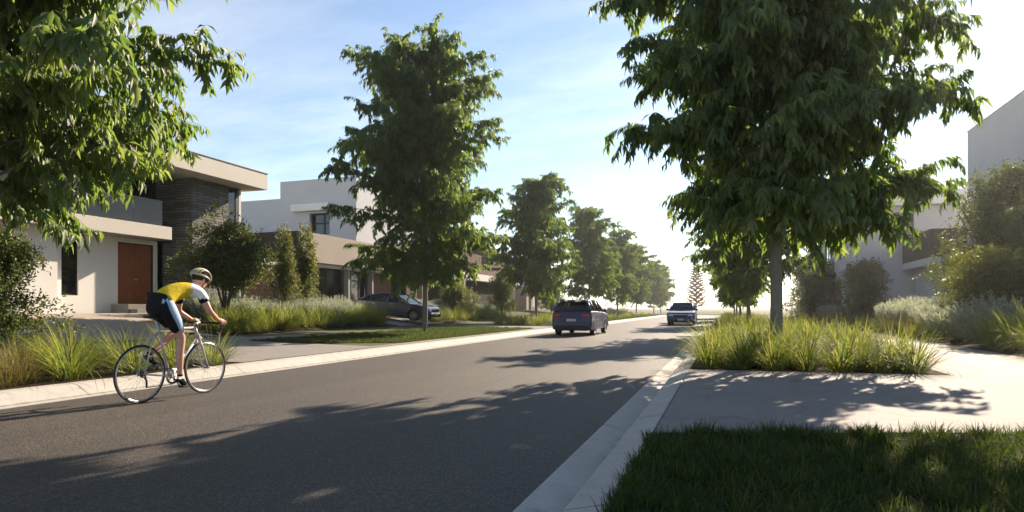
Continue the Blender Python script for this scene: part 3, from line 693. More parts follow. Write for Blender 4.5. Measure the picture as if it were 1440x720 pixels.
# strap grass clumps
gm = [clump_mesh('strap_grass', 100+i, 190, 1.02, .015, 1, MT['grass'], (.6, 2.3)) for i in range(4)]
dm = [clump_mesh('tussock_grass', 120+i, 190, .80, .008, 1, MT['dry'], (.2, 1.3), .14) for i in range(2)]
fm = [clump_mesh('fine_grass', 130+i, 240, .78, .009, 1, MT['grass'], (.3, 1.5), .18) for i in range(2)]
rng = random.Random(77)
def sow(name, meshes, pts, label, group, cat='grass clump', smin=.8, smax=1.15):
    for (x, y) in pts:
        o = link(name, rng.choice(meshes)); s = rng.uniform(smin, smax)
        o.location = (x, y, zg(x, y)+.008); o.rotation_euler = (rng.uniform(-.08, .08), rng.uniform(-.08, .08), rng.uniform(0, 6.28)); o.scale = (s*rng.uniform(.9, 1.15), s*rng.uniform(.9, 1.15), s)
        tag(o, label, cat, group)
def scatter(x0, x1, y0, y1, sp, jit=.3, grow=0.0, skip=None):
    out = []; y = y0
    while y < y1:
        s = sp*(1+grow*(y-y0)); x = x0 + rng.uniform(0, s*.5)
        while x <= x1:
            q = (x+rng.uniform(-jit, jit)*s, y+rng.uniform(-jit, jit)*s)
            if x0 <= q[0] <= x1 and not (skip and skip(*q)): out.append(q)
            x += s
        y += s*.9
    return out
front = [(x, 11.62+rng.uniform(-.08, .15)) for x in np.arange(-.25, 3.0, .52)]
sow('strap_grass_clump', gm, front, 'green strap-leaf grass clump along the driveway edge of the right tree bed', 'strap grass edging the right bed', smin=.8, smax=1.0)
sow('strap_grass_clump', gm, scatter(-.3, 2.85, 12.2, 20, .66, .3, .02, lambda x, y: math.hypot(x-1, y-14.1) < .35), 'green strap-leaf grass clump massed around the large right tree trunk', 'strap grass filling the right bed', smin=.8, smax=1.05)
sow('strap_grass_clump', gm, scatter(-.2, 2.8, 20.5, 36.5, 1.05), 'green strap-leaf grass clump between the two nearest right trees', 'strap grass at the back of the right bed', smin=.75, smax=1.0)
sow('strap_grass_clump', gm, scatter(-.2, 2.8, 43.6, 90, 1.75), 'low grass clump in the right verge beyond the far driveway', 'grass clumps in the far right verge', smin=.6, smax=.9)
sow('tussock_grass_clump', gm + fm, scatter(6.05, 7.3, 11.5, 24, .62), 'fine tussock grass clump along the outer edge of the right footpath', 'tussock grass beside the right footpath', smin=.85, smax=1.2)
sow('tussock_grass_clump', fm+gm, scatter(7.3, 10.8, 12, 20.5, .95), 'fine grass clump in the right garden in front of the large shrubs', 'grass clumps in the right garden', smin=.9, smax=1.25)
sow('tussock_grass_clump', fm+dm, scatter(6.0, 6.8, 24.5, 37, .9), 'grass clump beside the footpath near the grey sage bushes', 'grass clumps by the sage bushes', smin=.8, smax=1.1)
sow('tussock_grass_clump', fm+dm, scatter(6.0, 8.4, 44, 64, 1.5), 'grass clump in the garden strip of the pale flat-roofed house', 'grass clumps by the pale house', smin=.8, smax=1.1)
# left beds
big = [(-9.15, 7.7), (-9.3, 6.75), (-9.95, 7.3), (-10.1, 8.2), (-9.25, 8.6), (-10.7, 7.7), (-9.9, 9.1), (-9.2, 9.45)]
sow('strap_grass_clump', gm, big, 'bright green strap-leaf grass clump beside the left kerb behind the bicycle', 'strap grass behind the bicycle', smin=.86, smax=1.0)
sow('tussock_grass_clump', dm, [(x, y) for x, y in scatter(-11.9, -9.1, 4.0, 6.3, .62)] + [(-11.2, 6.6), (-11.6, 7.3)], 'dry brown tussock grass clump in the left kerb bed by the picture edge', 'dry tussocks in the left bed', smin=.72, smax=.92)
sow('strap_grass_clump', gm, scatter(-12.9, -10.9, 8.0, 9.4, .8), 'shaded strap-leaf grass clump at the back of the left kerb bed', 'strap grass in the shaded left bed', smin=.6, smax=.75)
sow('strap_grass_clump', gm, scatter(-17.5, -16.1, 17.4, 21.8, .7), 'bright green strap-leaf grass clump under the round garden tree', 'strap grass under the round garden tree', smin=.95, smax=1.22)
sow('strap_grass_clump', gm, scatter(-17.5, -16.1, 21.9, 27.6, .72), 'bright green strap-leaf grass clump before the grey sage bushes near the sedan', 'strap grass before the sedan', smin=.95, smax=1.22)
sow('strap_grass_clump', fm, scatter(-16.3, -15.95, 16.7, 19.3, .55), 'small fine grass clump at the corner of the first driveway', 'fine grass at the driveway corner', smin=.6, smax=.8)
sow('strap_grass_clump', gm, scatter(-17.4, -16.1, 33.5, 47, .9), 'green strap-leaf grass clump behind the trunk of the tall left tree', 'strap grass past the sedan', smin=.95, smax=1.2)
sow('strap_grass_clump', gm+fm, scatter(-13.2, -9.3, 34.6, 49.5, 1.15), 'yellow-green grass clump in the left verge bed behind the driving hatchback', 'verge grass behind the hatchback', smin=.75, smax=1.0)
sow('strap_grass_clump', fm, scatter(-13.2, -9.6, 56, 92, 2.5), 'low grass clump on the far left verge under the tree row', 'grass clumps on the far left verge', smin=.7, smax=1.0)
sow('strap_grass_clump', fm, [(-16.2, 27.2), (-16.6, 27.9), (-17.2, 27.5), (-16.9, 26.8), (-17.6, 28.1)], 'large olive grass mound partly hiding the rear of the parked sedan', 'grass mound hiding the sedan', smin=1.35, smax=1.5)
# sage bushes
def sage_mesh(seed, n=300):
    rg = np.random.default_rng(seed); az = rg.uniform(0, 6.28, n); u = np.sqrt(rg.uniform(0, 1, n)); r = .34*u
    ln = (.95-.25*u)*rg.uniform(.7, 1.1, n); tl = .55*u
    d = np.stack([np.sin(tl)*np.cos(az), np.sin(tl)*np.sin(az), np.cos(tl)], 1); b = np.stack([r*np.cos(az), r*np.sin(az), np.zeros(n)], 1)
    k = 26; t = np.linspace(.18, 1, k)[None, :, None]
    P = (b[:, None, :] + d[:, None, :]*ln[:, None, None]*t).reshape(-1, 3); D0 = np.repeat(d, k, 0); m = len(P)
    D = unit(D0*.9 + rg.normal(0, .42, (m, 3))); Nn = unit(np.cross(D, rg.normal(0, 1, (m, 3))))
    V, T = leaf_arrays(P, D, Nn, .085*rg.uniform(.6, 1.2, m), .02*rg.uniform(.7, 1.2, m))
    return np_mesh('sage_foliage', V, T, MT['sage'], True)
sm = [sage_mesh(200+i) for i in range(3)]
sow('sage_bush', sm, scatter(-19.3, -17.9, 19.4, 28, .78), 'silver-grey sage bush in front of the dark glazing of the white box house', 'silver bushes before the box house', 'bush', .95, 1.2)
sow('sage_bush', sm, scatter(-19.6, -18, 34, 48, 1.05), 'silver-grey sage bush along the garden past the parked sedan', 'silver bushes past the sedan', 'bush', .95, 1.25)
sow('sage_bush', sm, [(-20.2, 18.9), (-19.9, 19.5), (-20.4, 20.1)], 'small grey bush beside the entry step of the stone house', 'grey bushes by the entry step', 'bush', .7, .85)
sow('sage_bush', sm, [(6.45, 19.2), (6.5, 20.1), (6.6, 21.2), (6.4, 22.1)] + scatter(6.7, 8.3, 22.8, 33, .85), 'silver-grey sage bush in the right garden left of the olive shrub', 'silver bushes in the right garden', 'bush', 1.0, 1.35)
sow('sage_bush', sm, scatter(6.6, 8.2, 44, 56, 1.4), 'grey sage bush by the far right footpath', 'silver bushes by the far right footpath', 'bush', 1.0, 1.3)
sow('sage_bush', sm, scatter(-13, -10.5, 62, 90, 4), 'grey sage bush on the far left verge between tree trunks', 'silver bushes on the far left verge', 'bush', .9, 1.2)

# lawns (uncountable)
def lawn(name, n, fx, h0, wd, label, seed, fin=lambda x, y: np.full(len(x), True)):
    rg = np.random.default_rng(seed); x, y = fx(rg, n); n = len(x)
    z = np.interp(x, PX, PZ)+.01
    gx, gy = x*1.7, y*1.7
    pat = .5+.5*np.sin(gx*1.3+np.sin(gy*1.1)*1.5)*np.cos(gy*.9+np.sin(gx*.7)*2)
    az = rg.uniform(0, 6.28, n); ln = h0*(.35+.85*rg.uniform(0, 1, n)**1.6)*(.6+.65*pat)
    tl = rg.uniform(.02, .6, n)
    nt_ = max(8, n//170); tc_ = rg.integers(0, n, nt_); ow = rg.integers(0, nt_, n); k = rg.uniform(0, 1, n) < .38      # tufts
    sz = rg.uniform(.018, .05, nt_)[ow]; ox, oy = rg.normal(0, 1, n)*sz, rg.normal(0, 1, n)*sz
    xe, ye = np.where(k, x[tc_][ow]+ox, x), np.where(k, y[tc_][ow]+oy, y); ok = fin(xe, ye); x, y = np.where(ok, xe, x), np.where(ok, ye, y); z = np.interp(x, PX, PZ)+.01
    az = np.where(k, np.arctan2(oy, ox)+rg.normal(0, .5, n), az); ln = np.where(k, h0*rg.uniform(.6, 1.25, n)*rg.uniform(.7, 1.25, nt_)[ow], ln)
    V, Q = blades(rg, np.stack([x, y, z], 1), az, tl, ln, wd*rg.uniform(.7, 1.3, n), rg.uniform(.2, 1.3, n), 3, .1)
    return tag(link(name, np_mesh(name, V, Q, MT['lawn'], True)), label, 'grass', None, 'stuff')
def f1(rg, n):
    x = rg.uniform(-.60, 3.28, n); y = rg.uniform(.5, 6.6, n); k = y < 5.40+(x+.63)*.30 - .0 + rg.normal(0, .03, n); return x[k], y[k]
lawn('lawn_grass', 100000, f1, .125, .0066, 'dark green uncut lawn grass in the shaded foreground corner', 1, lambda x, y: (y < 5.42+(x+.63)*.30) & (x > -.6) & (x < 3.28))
def f2(rg, n):
    x = rg.uniform(-13.55, -9.22, n); y = rg.uniform(15, 30.6, n); k = y > 15.2+np.maximum(0, x+11.5)*.85; return x[k], y[k]
lawn('lawn_grass', 110000, f2, .085, .010, 'mown lawn strip around the tall left street tree', 2, lambda x, y: (y > 15.2+np.maximum(0, x+11.5)*.85) & (x > -13.55) & (x < -9.22) & (y < 30.6))
def f3(rg, n): return rg.uniform(-13.5, -8.95, n), rg.uniform(50, 95, n)
lawn('lawn_grass', 40000, f3, .10, .03, 'far lawn strip under the left tree row', 3)

# far tiered conifer and dim far trees
rgp = random.Random(9); mb = MB(); mb.tube([(0, 0, -.1), (0, 0, 6), (0, 0, 12.4)], [.2, .12, .02], 8); P = []; D = []
br = MB(); H = 12.4
for k in range(19):
    z = 1.6 + k*.57; reach = 3.4*(1-(z/13.2))**.8*(.75+.25*rgp.random())
    for j in range(7):
        a = 6.283*j/7 + k*.45 + rgp.uniform(-.12, .12); pts = []
        for q in range(7):
            f = q/6; pts.append((math.cos(a)*reach*f, math.sin(a)*reach*f, z + .28*reach*f*f))
        br.tube(pts, [.03*(1-.8*q/6) for q in range(7)], 4, cap=False)
        for q in range(210):
            f = rgp.uniform(.25, 1); p = (math.cos(a)*reach*f, math.sin(a)*reach*f, z+.28*reach*f*f); P.append(p)
            s = rgp.choice((-1, 1)); D.append((math.cos(a)*.5-math.sin(a)*s*.6, math.sin(a)*.5+math.cos(a)*s*.6, .55+rgp.uniform(-.2, .3)))
P = np.array(P); D = unit(np.array(D)); rg = np.random.default_rng(3); Nn = unit(np.cross(D, rg.normal(0, 1, P.shape)))
V, T = leaf_arrays(P, D, Nn, rg.uniform(.3, .6, len(P)), np.full(len(P), .09))
o = empty('conifer_tree', (-6.6, 156, -.05), 0, 'tiered orange-tinged conifer standing beyond the end of the road', 'tree')
mb.add(br.v, br.f, True); mb.build('trunk', MT['twig'], o); link('crown', np_mesh('crown', V, T, MT['pine'], True), o)
# ------------------------------------------------------------------ cars
def paint(name, col):
    m = mat(name, col, .32, .5, .04, 2, 200, coat=1.0); return m
MT.update(navy=paint('navy_paint', (.018, .026, .065)), plum=mat('dark_plum_blue_paint', (.020, .032, .100), .42, .45, .04, 2, 200, coat=.3), slate=mat('slate_blue_paint', (.030, .070, .19), .5, .4, .04, 2, 200),
          rubber=mat('tyre_rubber', (.015, .015, .015), .85, .2), rim=mat('alloy', (.42, .42, .43), .3, .5, .05, 3, 50, 0, 1.0),
          trim=mat('black_plastic', (.02, .02, .022), .6, .3), red=mat('red_lens', (.30, .012, .012), .15, .5, .05), lamp=mat('lamp_lens', (.75, .75, .72), .1, .6, .05),
          plate=mat('plate_white', (.55, .55, .5), .5, .3, .05), cglass=glass('car_glass', (.02, .024, .026), .03), chrome=mat('chrome_trim', (.7, .7, .7), .12, .5, .02, 3, 50, 0, 1.0))
def seeglass():
    m, nt, p, out = nodes('tinted_car_glass')
    t = nt.nodes.new('ShaderNodeBsdfTransparent'); t.inputs[0].default_value = (.30, .34, .32, 1)
    g = nt.nodes.new('ShaderNodeBsdfGlossy'); g.inputs['Roughness'].default_value = .03
    fr = nt.nodes.new('ShaderNodeFresnel'); fr.inputs[0].default_value = 1.5; ms = nt.nodes.new('ShaderNodeMixShader')
    nt.links.new(fr.outputs[0], ms.inputs[0]); nt.links.new(t.outputs[0], ms.inputs[1]); nt.links.new(g.outputs[0], ms.inputs[2]); nt.links.new(ms.outputs[0], out.inputs['Surface'])
    return m
MT['cglass'] = seeglass()
def make_car(loc, rz, label, kind, paintm, W=1.82, s=1.0, group=None, name='car'):
    root = empty(name, loc, rz, label, 'car', group); root.scale = (s, s, s)
    suv = kind == 'suv'
    wr = .345 if suv else .325; wx = (-1.30, 1.33) if suv else (-1.36, 1.40)
    # lower body outline in the side view, x forward
    if suv:
        top = [(2.16, .30), (2.20, .42), (2.19, .60), (2.13, .78), (2.00, .90), (1.55, .985), (1.02, 1.05), (0, 1.07), (-1.2, 1.10), (-2.02, 1.10), (-2.10, 1.02), (-2.14, .82), (-2.17, .62), (-2.17, .42), (-2.10, .27)]
        cab = [(1.08, 1.045), (.28, 1.565), (-.5, 1.60), (-1.50, 1.565), (-1.78, 1.52), (-2.06, 1.09)]
    else:
        top = [(2.28, .28), (2.32, .42), (2.31, .56), (2.24, .72), (2.05, .82), (1.6, .90), (1.02, .97), (0, .99), (-1.3, 1.01), (-2.0, 1.01), (-2.24, .98), (-2.30, .80), (-2.31, .60), (-2.30, .42), (-2.22, .26)]
        cab = [(1.06, .965), (.25, 1.40), (-.45, 1.44), (-1.05, 1.40), (-1.35, 1.31), (-1.95, 1.0)]
    outl = list(top)
    def arch(cx, r):
        return [(cx - r*math.cos(R(a)), max(.24, wr + r*math.sin(R(a)))) for a in np.linspace(-8, 188, 13)]
    outl += arch(wx[0], wr+.055) + arch(wx[1], wr+.055)
    bm = bmesh.new(); rows = []
    for y, e, dz in ((-.5, 1, .035), (-.488, .62, .012), (-.45, .30, 0), (-.30, .09, 0), (0, 0, .012), (.30, .09, 0), (.45, .30, 0), (.488, .62, .012), (.5, 1, .035)):
        row = []
        for i, (x, z) in enumerate(outl):
            endf = max(0, (abs(x)-1.75)/.55)
            xx = x*(1-.075*e*endf); zz = z; yy = y*W
            if i < len(top):
                if z > .9: zz = z-dz*1.2; yy *= 1-.035*min(1, (z-.9)/.15)
                if z < .35: yy *= .97
            row.append(bm.verts.new((xx, yy, zz)))
        rows.append(row)
    k = len(outl)
    for a, b in zip(rows[:-1], rows[1:]):
        for i in range(k): bm.faces.new((a[i], a[(i+1) % k], b[(i+1) % k], b[i]))
    f1_ = bm.faces.new(rows[0][::-1]); f2_ = bm.faces.new(rows[-1])
    bmesh.ops.triangulate(bm, faces=[f1_, f2_]); bmesh.ops.recalc_face_normals(bm, faces=bm.faces)
    mb = MB(); mb.bm(bm)
    body = mb.build('body', paintm, root)
    part('underbody', 'trim', root, (-1.95, 1.95, -W*.5+.24, W*.5-.24, .22, .6), bev=.02)
    # cabin: loops at belt and roof with tumblehome, pillars painted, panes proud of it
    def hw(z): zb_, zt_ = cab[0][1], cab[2][1]; return W*.5*(.945 - .26*(z-zb_)/(zt_-zb_))
    n = len(cab); Lf = [Vector((x, hw(z)*(.97 if i in (0, n-1) else 1), z)) for i, (x, z) in enumerate(cab)]; Rt = [Vector((p.x, -p.y, p.z)) for p in Lf]
    # pillar/roof frame
    mb = MB()
    roofi = range(1, n-2)
    for i in roofi:
        c0 = [(Lf[i].x, y, Lf[i].z + .035*(1-(y/Lf[i].y)**2)) for y in np.linspace(-Lf[i].y, Lf[i].y, 7)]
        c1 = [(Lf[i+1].x, y, Lf[i+1].z + (.035*(1-(y/Lf[i+1].y)**2) if i+1 < n-1 else 0)) for y in np.linspace(-Lf[i+1].y, Lf[i+1].y, 7)]
        b = len(mb.v); mb.v += c0 + c1
        for q in range(6): mb.f.append((b+q, b+q+1, b+8+q, b+7+q)); mb.m.append(0); mb.sm.append(True)
    for sgn in (1, -1):
        S = Lf if sgn > 0 else Rt
        mb.tube([S[0], S[1]], [.045, .035], 6); mb.tube([S[n-2], S[n-1]], [.06, .10], 6)
        mb.tube([S[1], S[2], S[3], S[n-2]], .035, 6)
        for fx in ((-.18, -.16) if not suv else (-.12, -.10)), ((-1.22, -1.30) if not suv else (-1.12, -1.2)):
            zt_ = np.interp(-fx[1], [-p[0] for p in cab[1:n]], [p[1] for p in cab[1:n]])
            zb_ = cab[0][1]; mb.tube([(fx[0], sgn*hw(zb_)*.99, zb_-.02), (fx[1], sgn*hw(zt_)*.99, zt_)], [.045, .035], 6)
    mb.build('cabin_frame', paintm, root)
    mb = MB(); mb.box(-.25, -.05, -.62, -.12, .75, 1.28, .04); mb.box(-.25, -.05, .12, .62, .75, 1.28, .04); mb.box(-1.45, -1.2, -.62, .62, .75, 1.2, .05); mb.box(.6, .95, -.66, .66, .82, cab[0][1]+.01, .03)
    mb.box(-1.9, 1.0, -W*.5+.12, W*.5-.12, .62, .75); mb.build('seats', MT['trim'], root)
    def pane(nm, q): m2 = MB(); m2.quadslab(q, .006, .0, -.01); m2.build(nm, MT['cglass'], root, recalc=True)
    pane('windscreen', [Rt[0], Lf[0], Lf[1], Rt[1]])
    pane('rear_window', [Lf[n-1], Rt[n-1], Rt[n-2], Lf[n-2]])
    for S in (Lf, Rt):
        zb_ = cab[0][1]; m2 = MB(); pts = list(S); c = len(m2.v)
        m2.v += [tuple(p) for p in pts]; m2.f.append(tuple(range(n))); m2.m.append(0); m2.sm.append(False); m2.build('side_window', MT['cglass'], root)
    # ends
    fx, rx = top[2][0], top[-3][0]
    mb = MB(); mb.box(rx-.012, rx+.25, -W*.40, W*.40, .26, .46, .03); mb.build('bumper', MT['trim'], root)
    mb = MB(); mb.box(fx-.25, fx+.014, -W*.38, W*.38, .26, .43, .03); mb.build('bumper', MT['trim'], root)
    mb = MB(); zc = .66 if suv else .60; mb.box(fx-.2, fx+.012, -.42, .42, zc-.09, zc+.08, .02); mb.build('grille', MT['trim'], root)
    mb = MB(); mb.box(fx-.1, fx+.018, -.52, .52, zc+.082, zc+.1, .004); mb.build('trim_strip', MT['chrome'], root)
    for sgn in (1, -1):
        mb = MB(); a, b = sorted((sgn*W*.27, sgn*W*.445)); mb.box(fx-.30, fx-.02, a, b, zc+.0, zc+.13, .03); mb.build('headlight', MT['lamp'], root)
        mb = MB(); a, b = sorted((sgn*W*.27, sgn*W*.455)); zt2 = .83 if suv else .78; mb.box(rx+.01, rx+.22, a, b, zt2, zt2+.15, .03); mb.build('tail_light', MT['red'], root)
        mb = MB(); mb.ell((.72, sgn*(W*.5+.06), cab[0][1]+.06), (.07, .11, .075), 10); mb.tube([(.74, sgn*W*.45, cab[0][1]+.0), (.72, sgn*(W*.5+.02), cab[0][1]+.04)], .02, 5); mb.build('mirror', paintm, root)
        for hx in (.05, -1.0):
            mb = MB(); mb.box(hx-.1, hx+.1, sgn*W*.497-.012, sgn*W*.497+.012, .86, .89, .006); mb.build('door_handle', MT['chrome'], root)
        yy = sgn*(W*.5+.001)
        for q in ((.85, .3, 1.0), (-.18, .3, 1.02), (-1.0, .55, 1.02)):
            mb = MB(); mb.box(q[0]-.004, q[0]+.004, yy-.003, yy+.003, q[1], cab[0][1]-.08); mb.build('door_seam', MT['trim'], root)
    for xx, nm in ((rx-.012, 0), (fx+.014, 1)):
        mb = MB(); z0 = .64 if (suv and not nm) else .36; mb.box(xx-.012, xx+.012, -.21, .21, z0, z0+.11, .004); mb.build('number_plate', MT['plate'], root)
    if suv:
        mb = MB(); mb.box(-1.98, -1.62, -.58, .58, 1.555, 1.585, .012); mb.build('roof_spoiler', paintm, root)
        mb = MB(); mb.box(-1.99, -1.975, -.13, .13, 1.535, 1.553); mb.build('brake_light', MT['red'], root)
        mb = MB()
        for sgn in (1, -1): mb.tube([(.2, sgn*.60, 1.60), (-.5, sgn*.62, 1.64), (-1.5, sgn*.6, 1.60)], .018, 5)
        mb.build('roof_rail', MT['trim'], root)
    proto = None
    for x in wx:
        for sgn in (1, -1):
            if proto is None:
                mb = MB(); mb.lathe([(wr*.64, -.09), (wr*.9, -.10), (wr, -.075), (wr, .075), (wr*.9, .10), (wr*.64, .09)], 28, closed=True)
                mt = mb.build('tyre', MT['rubber']).data
                mb = MB(); mb.lathe([(wr*.66, .085), (wr*.60, .08), (wr*.58, .03), (wr*.55, -.05)], 28)
                for q in range(10):
                    a = 6.283*q/10; mb.tube([(.03*math.cos(a), .05, .03*math.sin(a)), (wr*.61*math.cos(a), .07, wr*.61*math.sin(a))], [.022, .016], 5)
                mb.lathe([(.001, .075), (.05, .07), (.055, .03)], 14); mr = mb.build('rim', MT['rim']).data
                mb = MB(); mb.lathe([(.0, -.06), (wr*.6, -.06), (wr*.62, .0), (.0, .0)], 20); mh = mb.build('wheel', MT['trim']).data
                for me in (mt, mr, mh): bpy.data.objects.remove([o for o in bpy.data.objects if o.data == me][0])
                proto = 1
            wl = link('wheel', mh, root); wl.location = (x, sgn*(W*.5-.10), wr); wl.rotation_euler = (0, 0, 0 if sgn > 0 else math.pi)
            link('tyre', mt, wl); link('rim', mr, wl)
    return root
make_car((-6.25, 28.3, .004), R(90), 'dark blue five-door hatchback driving away along the left lane', 'suv', MT['plum'], 1.80, .97)
make_car((-2.85, 45.6, .004), R(-90), 'slate blue car coming towards the viewer in the right lane', 'suv', MT['slate'], 1.84, .98)
c = make_car((-17.4, 31.1, zg(-17.4, 31.1)+.05), R(3), 'dark sedan parked on the driveway of the white box house, facing the road', 'sedan', MT['navy'], 1.84, 1.0)
c.rotation_euler = (0, math.atan(.05), R(3))

# ------------------------------------------------------------------ bicycle (u along the road, v across, z up)
BX, BY = -6.95, 5.93
WRAD = .368; BASE = 1.04
def W3(u, v, z): return (BX+v, BY+u, z)
MT.update(bike=mat('silver_lilac_paint', (.42, .39, .42), .35, .5, .04, 2, 80, coat=.5), blk=mat('black_rubber', (.018, .018, .018), .6, .3), brake=mat('black_grip', (.02, .02, .02), .7, .2),
          skin=mat('skin', (.56, .30, .21), .5, .35, .08, 8, 60), yellow=mat('yellow_jersey_cloth', (.62, .46, .03), .85, .1, .12, 7, 16, .016), whitecloth=mat('white_cloth', (.74, .74, .76), .85, .1, .06, 7, 16, .014),
          blackcloth=mat('black_lycra', (.010, .010, .013), .8, .15, .1, 6, 22, .010), bluecloth=mat('pale_blue_cloth', (.30, .42, .58), .7, .2, .06, 6, 60, .003), gold=mat('helmet_shell', (.36, .32, .22), .35, .5, .1, 4, 40),
          hair=mat('dark_hair', (.025, .018, .012), .8, .2))
bk = empty('bicycle', W3(0, 0, 0), 0, 'silver racing bicycle ridden along the left edge of the road', 'bicycle')
def L(u, v, z): return (v, u, z)          # local to the bike's empty
BB = (.435, 0, .30); SE = (.235, 0, 1.02); HT = (.855, 0, .93); HB = (.90, 0, .79)
mb = MB(); S_ = lambda a, b, t: tuple(a[i]+(b[i]-a[i])*t for i in range(3))
ST_ = S_(BB, SE, .86)
for a, b, r in ((BB, SE, .016), (ST_, HT, .0155), (BB, HB, .019), (HT, HB, .021)): mb.tube([L(*a), L(*b)], r, 10)
for v in (-.06, .06):
    mb.tube([L(BB[0], v*.6, BB[2]), L(0, v, WRAD)], [.012, .009], 8); mb.tube([L(*S_(BB, SE, .82)), L(.14, v*.7, .78), L(0, v, WRAD)], [.009, .009, .008], 8)
mb.tube([L(BB[0], -.045, BB[2]), L(BB[0], .045, BB[2])], .026, 12)
mb.build('frame', MT['bike'], bk)
mb = MB()
for v in (-.05, .05): mb.tube([L(.905, v*.5, .775), L(.93, v, .66), L(.985, v, .50), L(BASE, v, WRAD)], [.016, .015, .012, .009], 8)
mb.tube([L(.905, -.035, .785), L(.905, .035, .785)], .02, 8); mb.build('fork', MT['bike'], bk)
wp = None
for u in (0, BASE):
    if wp is None:
        mb = MB()
        for q in range(28):
            a = 6.283*q/28; b = a + (.5 if q % 2 else -.5); sd_ = .03 if (q//2) % 2 else -.03
            mb.tube([(sd_, .022*math.cos(b), .022*math.sin(b)), (0, (WRAD-.04)*math.cos(a), (WRAD-.04)*math.sin(a))], .0013, 4, cap=False)
        mb.tube([(-.05, 0, 0), (.05, 0, 0)], .016, 10); mb.lathe([(.024, -.033), (.024, -.027), (.015, -.02), (.015, .02), (.024, .027), (.024, .033)], 14, Matrix.Rotation(R(-90), 4, 'Z'))
        mw = mb.build('wheel', MT['rim']).data
        ring = lambda rr, n: [(0, rr*math.cos(6.2832*i/n), rr*math.sin(6.2832*i/n)) for i in range(n)]
        mb = MB(); mb.tube(ring(WRAD-.012, 64), .0125, 8, closed=True); mt = mb.build('tyre', MT['blk']).data
        mb = MB(); mb.tube(ring(WRAD-.032, 64), .010, 8, closed=True); mr = mb.build('rim', MT['rim']).data
        for me in (mw, mt, mr): bpy.data.objects.remove([o for o in bpy.data.objects if o.data == me][0])
        wp = 1
    o = link('wheel', mw, bk); o.location = L(u, 0, WRAD); link('tyre', mt, o); link('rim', mr, o)
mb = MB(); mb.tube([L(*S_(BB, SE, .85)), L(SE[0]-.01, 0, 1.055)], .0135, 8); mb.build('seat_post', MT['rim'], bk)
mb = MB()
for (u, hw_) in ((.085, .07), (.13, .075), (.20, .05), (.28, .026), (.355, .018)): pass
sv = [(.075, .055, 1.085), (.11, .076, 1.088), (.17, .062, 1.08), (.24, .034, 1.078), (.31, .021, 1.082), (.36, .017, 1.075), (.372, .006, 1.066)]
vs_ = []; fs_ = []
for (u, hw_, z) in sv:
    for k in range(8):
        a = 6.283*k/8; vs_.append(L(u, hw_*math.cos(a), z + .018*math.sin(a)))
for i in range(len(sv)-1):
    for k in range(8): fs_.append((i*8+k, i*8+(k+1) % 8, (i+1)*8+(k+1) % 8, (i+1)*8+k))
fs_ += [tuple(range(8)), tuple(range((len(sv)-1)*8, len(sv)*8))]
mb.add(vs_, fs_, True); mb.tube([L(.12, .022, 1.07), L(.2, .022, 1.045), L(.3, .02, 1.055)], .004, 5); mb.tube([L(.12, -.022, 1.07), L(.2, -.022, 1.045), L(.3, -.02, 1.055)], .004, 5)
mb.build('saddle', MT['blk'], bk, recalc=True)
mb = MB(); mb.tube([L(HT[0]-.005, 0, .94), L(HT[0]-.02, 0, .985), L(.955, 0, .995)], .014, 8); mb.build('stem', MT['rim'], bk)
mb = MB(); mb.tube([L(.955, -.18, .995), L(.955, -.1, .997), L(.955, 0, .995), L(.955, .1, .997), L(.955, .18, .995)], .0135, 8)
for v in (-.215, .215):
    s = 1 if v > 0 else -1
    mb.tube([L(.955, s*.18, .995), L(.985, v, .993), L(1.07, v, .975), L(1.11, v, .925), L(1.095, v, .865), L(1.04, v*1.02, .838), L(.975, v*1.03, .835)], .0145, 8)
mb.build('handlebar', MT['brake'], bk)
for v in (-.215, .215):
    mb = MB(); mb.tube([L(1.055, v, .985), L(1.10, v, 1.0), L(1.145, v, 1.035), L(1.15, v, 1.055)], [.018, .019, .017, .010], 8); mb.tube([L(1.135, v, 1.01), L(1.15, v, .95), L(1.125, v*1.02, .87)], [.009, .007, .006], 6); mb.build('brake_lever', MT['blk'], bk)
mb = MB(); M90 = Matrix.Translation(Vector(L(BB[0], .055, BB[2]))) @ Matrix.Rotation(R(-90), 4, 'Z')
mb.lathe([(.075, -.003), (.105, -.003), (.105, .003), (.075, .003)], 36, M90, closed=True)
for q in range(5):
    a = 6.283*q/5; mb.tube([L(BB[0], .055, BB[2]), L(BB[0]+.08*math.cos(a), .055, BB[2]+.08*math.sin(a))], .008, 5)
PR, PL_ = (.535, .085, .158), (.335, -.085, .442)          # pedal axles
mb.tube([L(BB[0], .065, BB[2]), L(PR[0], .07, PR[2])], [.013, .010], 6); mb.tube([L(BB[0], -.065, BB[2]), L(PL_[0], -.07, PL_[2])], [.013, .010], 6)
mb.build('crank', MT['rim'], bk)
for p, s in ((PR, 1), (PL_, -1)):
    mb = MB(); mb.box(min(p[1], p[1]+s*.085), max(p[1], p[1]+s*.085), p[0]-.045, p[0]+.045, p[2]-.012, p[2]+.012, .006); mb.build('pedal', MT['blk'], bk)
mb = MB(); mb.tube([L(BB[0], .055, BB[2]+.105), L(0, .055, WRAD+.045)], .005, 4); mb.tube([L(BB[0], .055, BB[2]-.105), L(.03, .055, WRAD-.17), ], .005, 4); mb.tube([L(.03, .055, WRAD-.17), L(.045, .055, WRAD-.09), L(.0, .055, WRAD-.045)], .005, 4)
mb.lathe([(.02, .02), (.045, .02), (.045, .026), (.04, .04), (.02, .04)], 20, Matrix.Translation(Vector(L(0, .02, WRAD))) @ Matrix.Rotation(R(-90), 4, 'Z'), closed=True); mb.build('chain', MT['trim'], bk)
mb = MB(); mb.tube([L(.01, .07, WRAD-.03), L(.03, .07, WRAD-.09), L(.03, .066, WRAD-.17)], .012, 6); mb.build('derailleur', MT['trim'], bk)
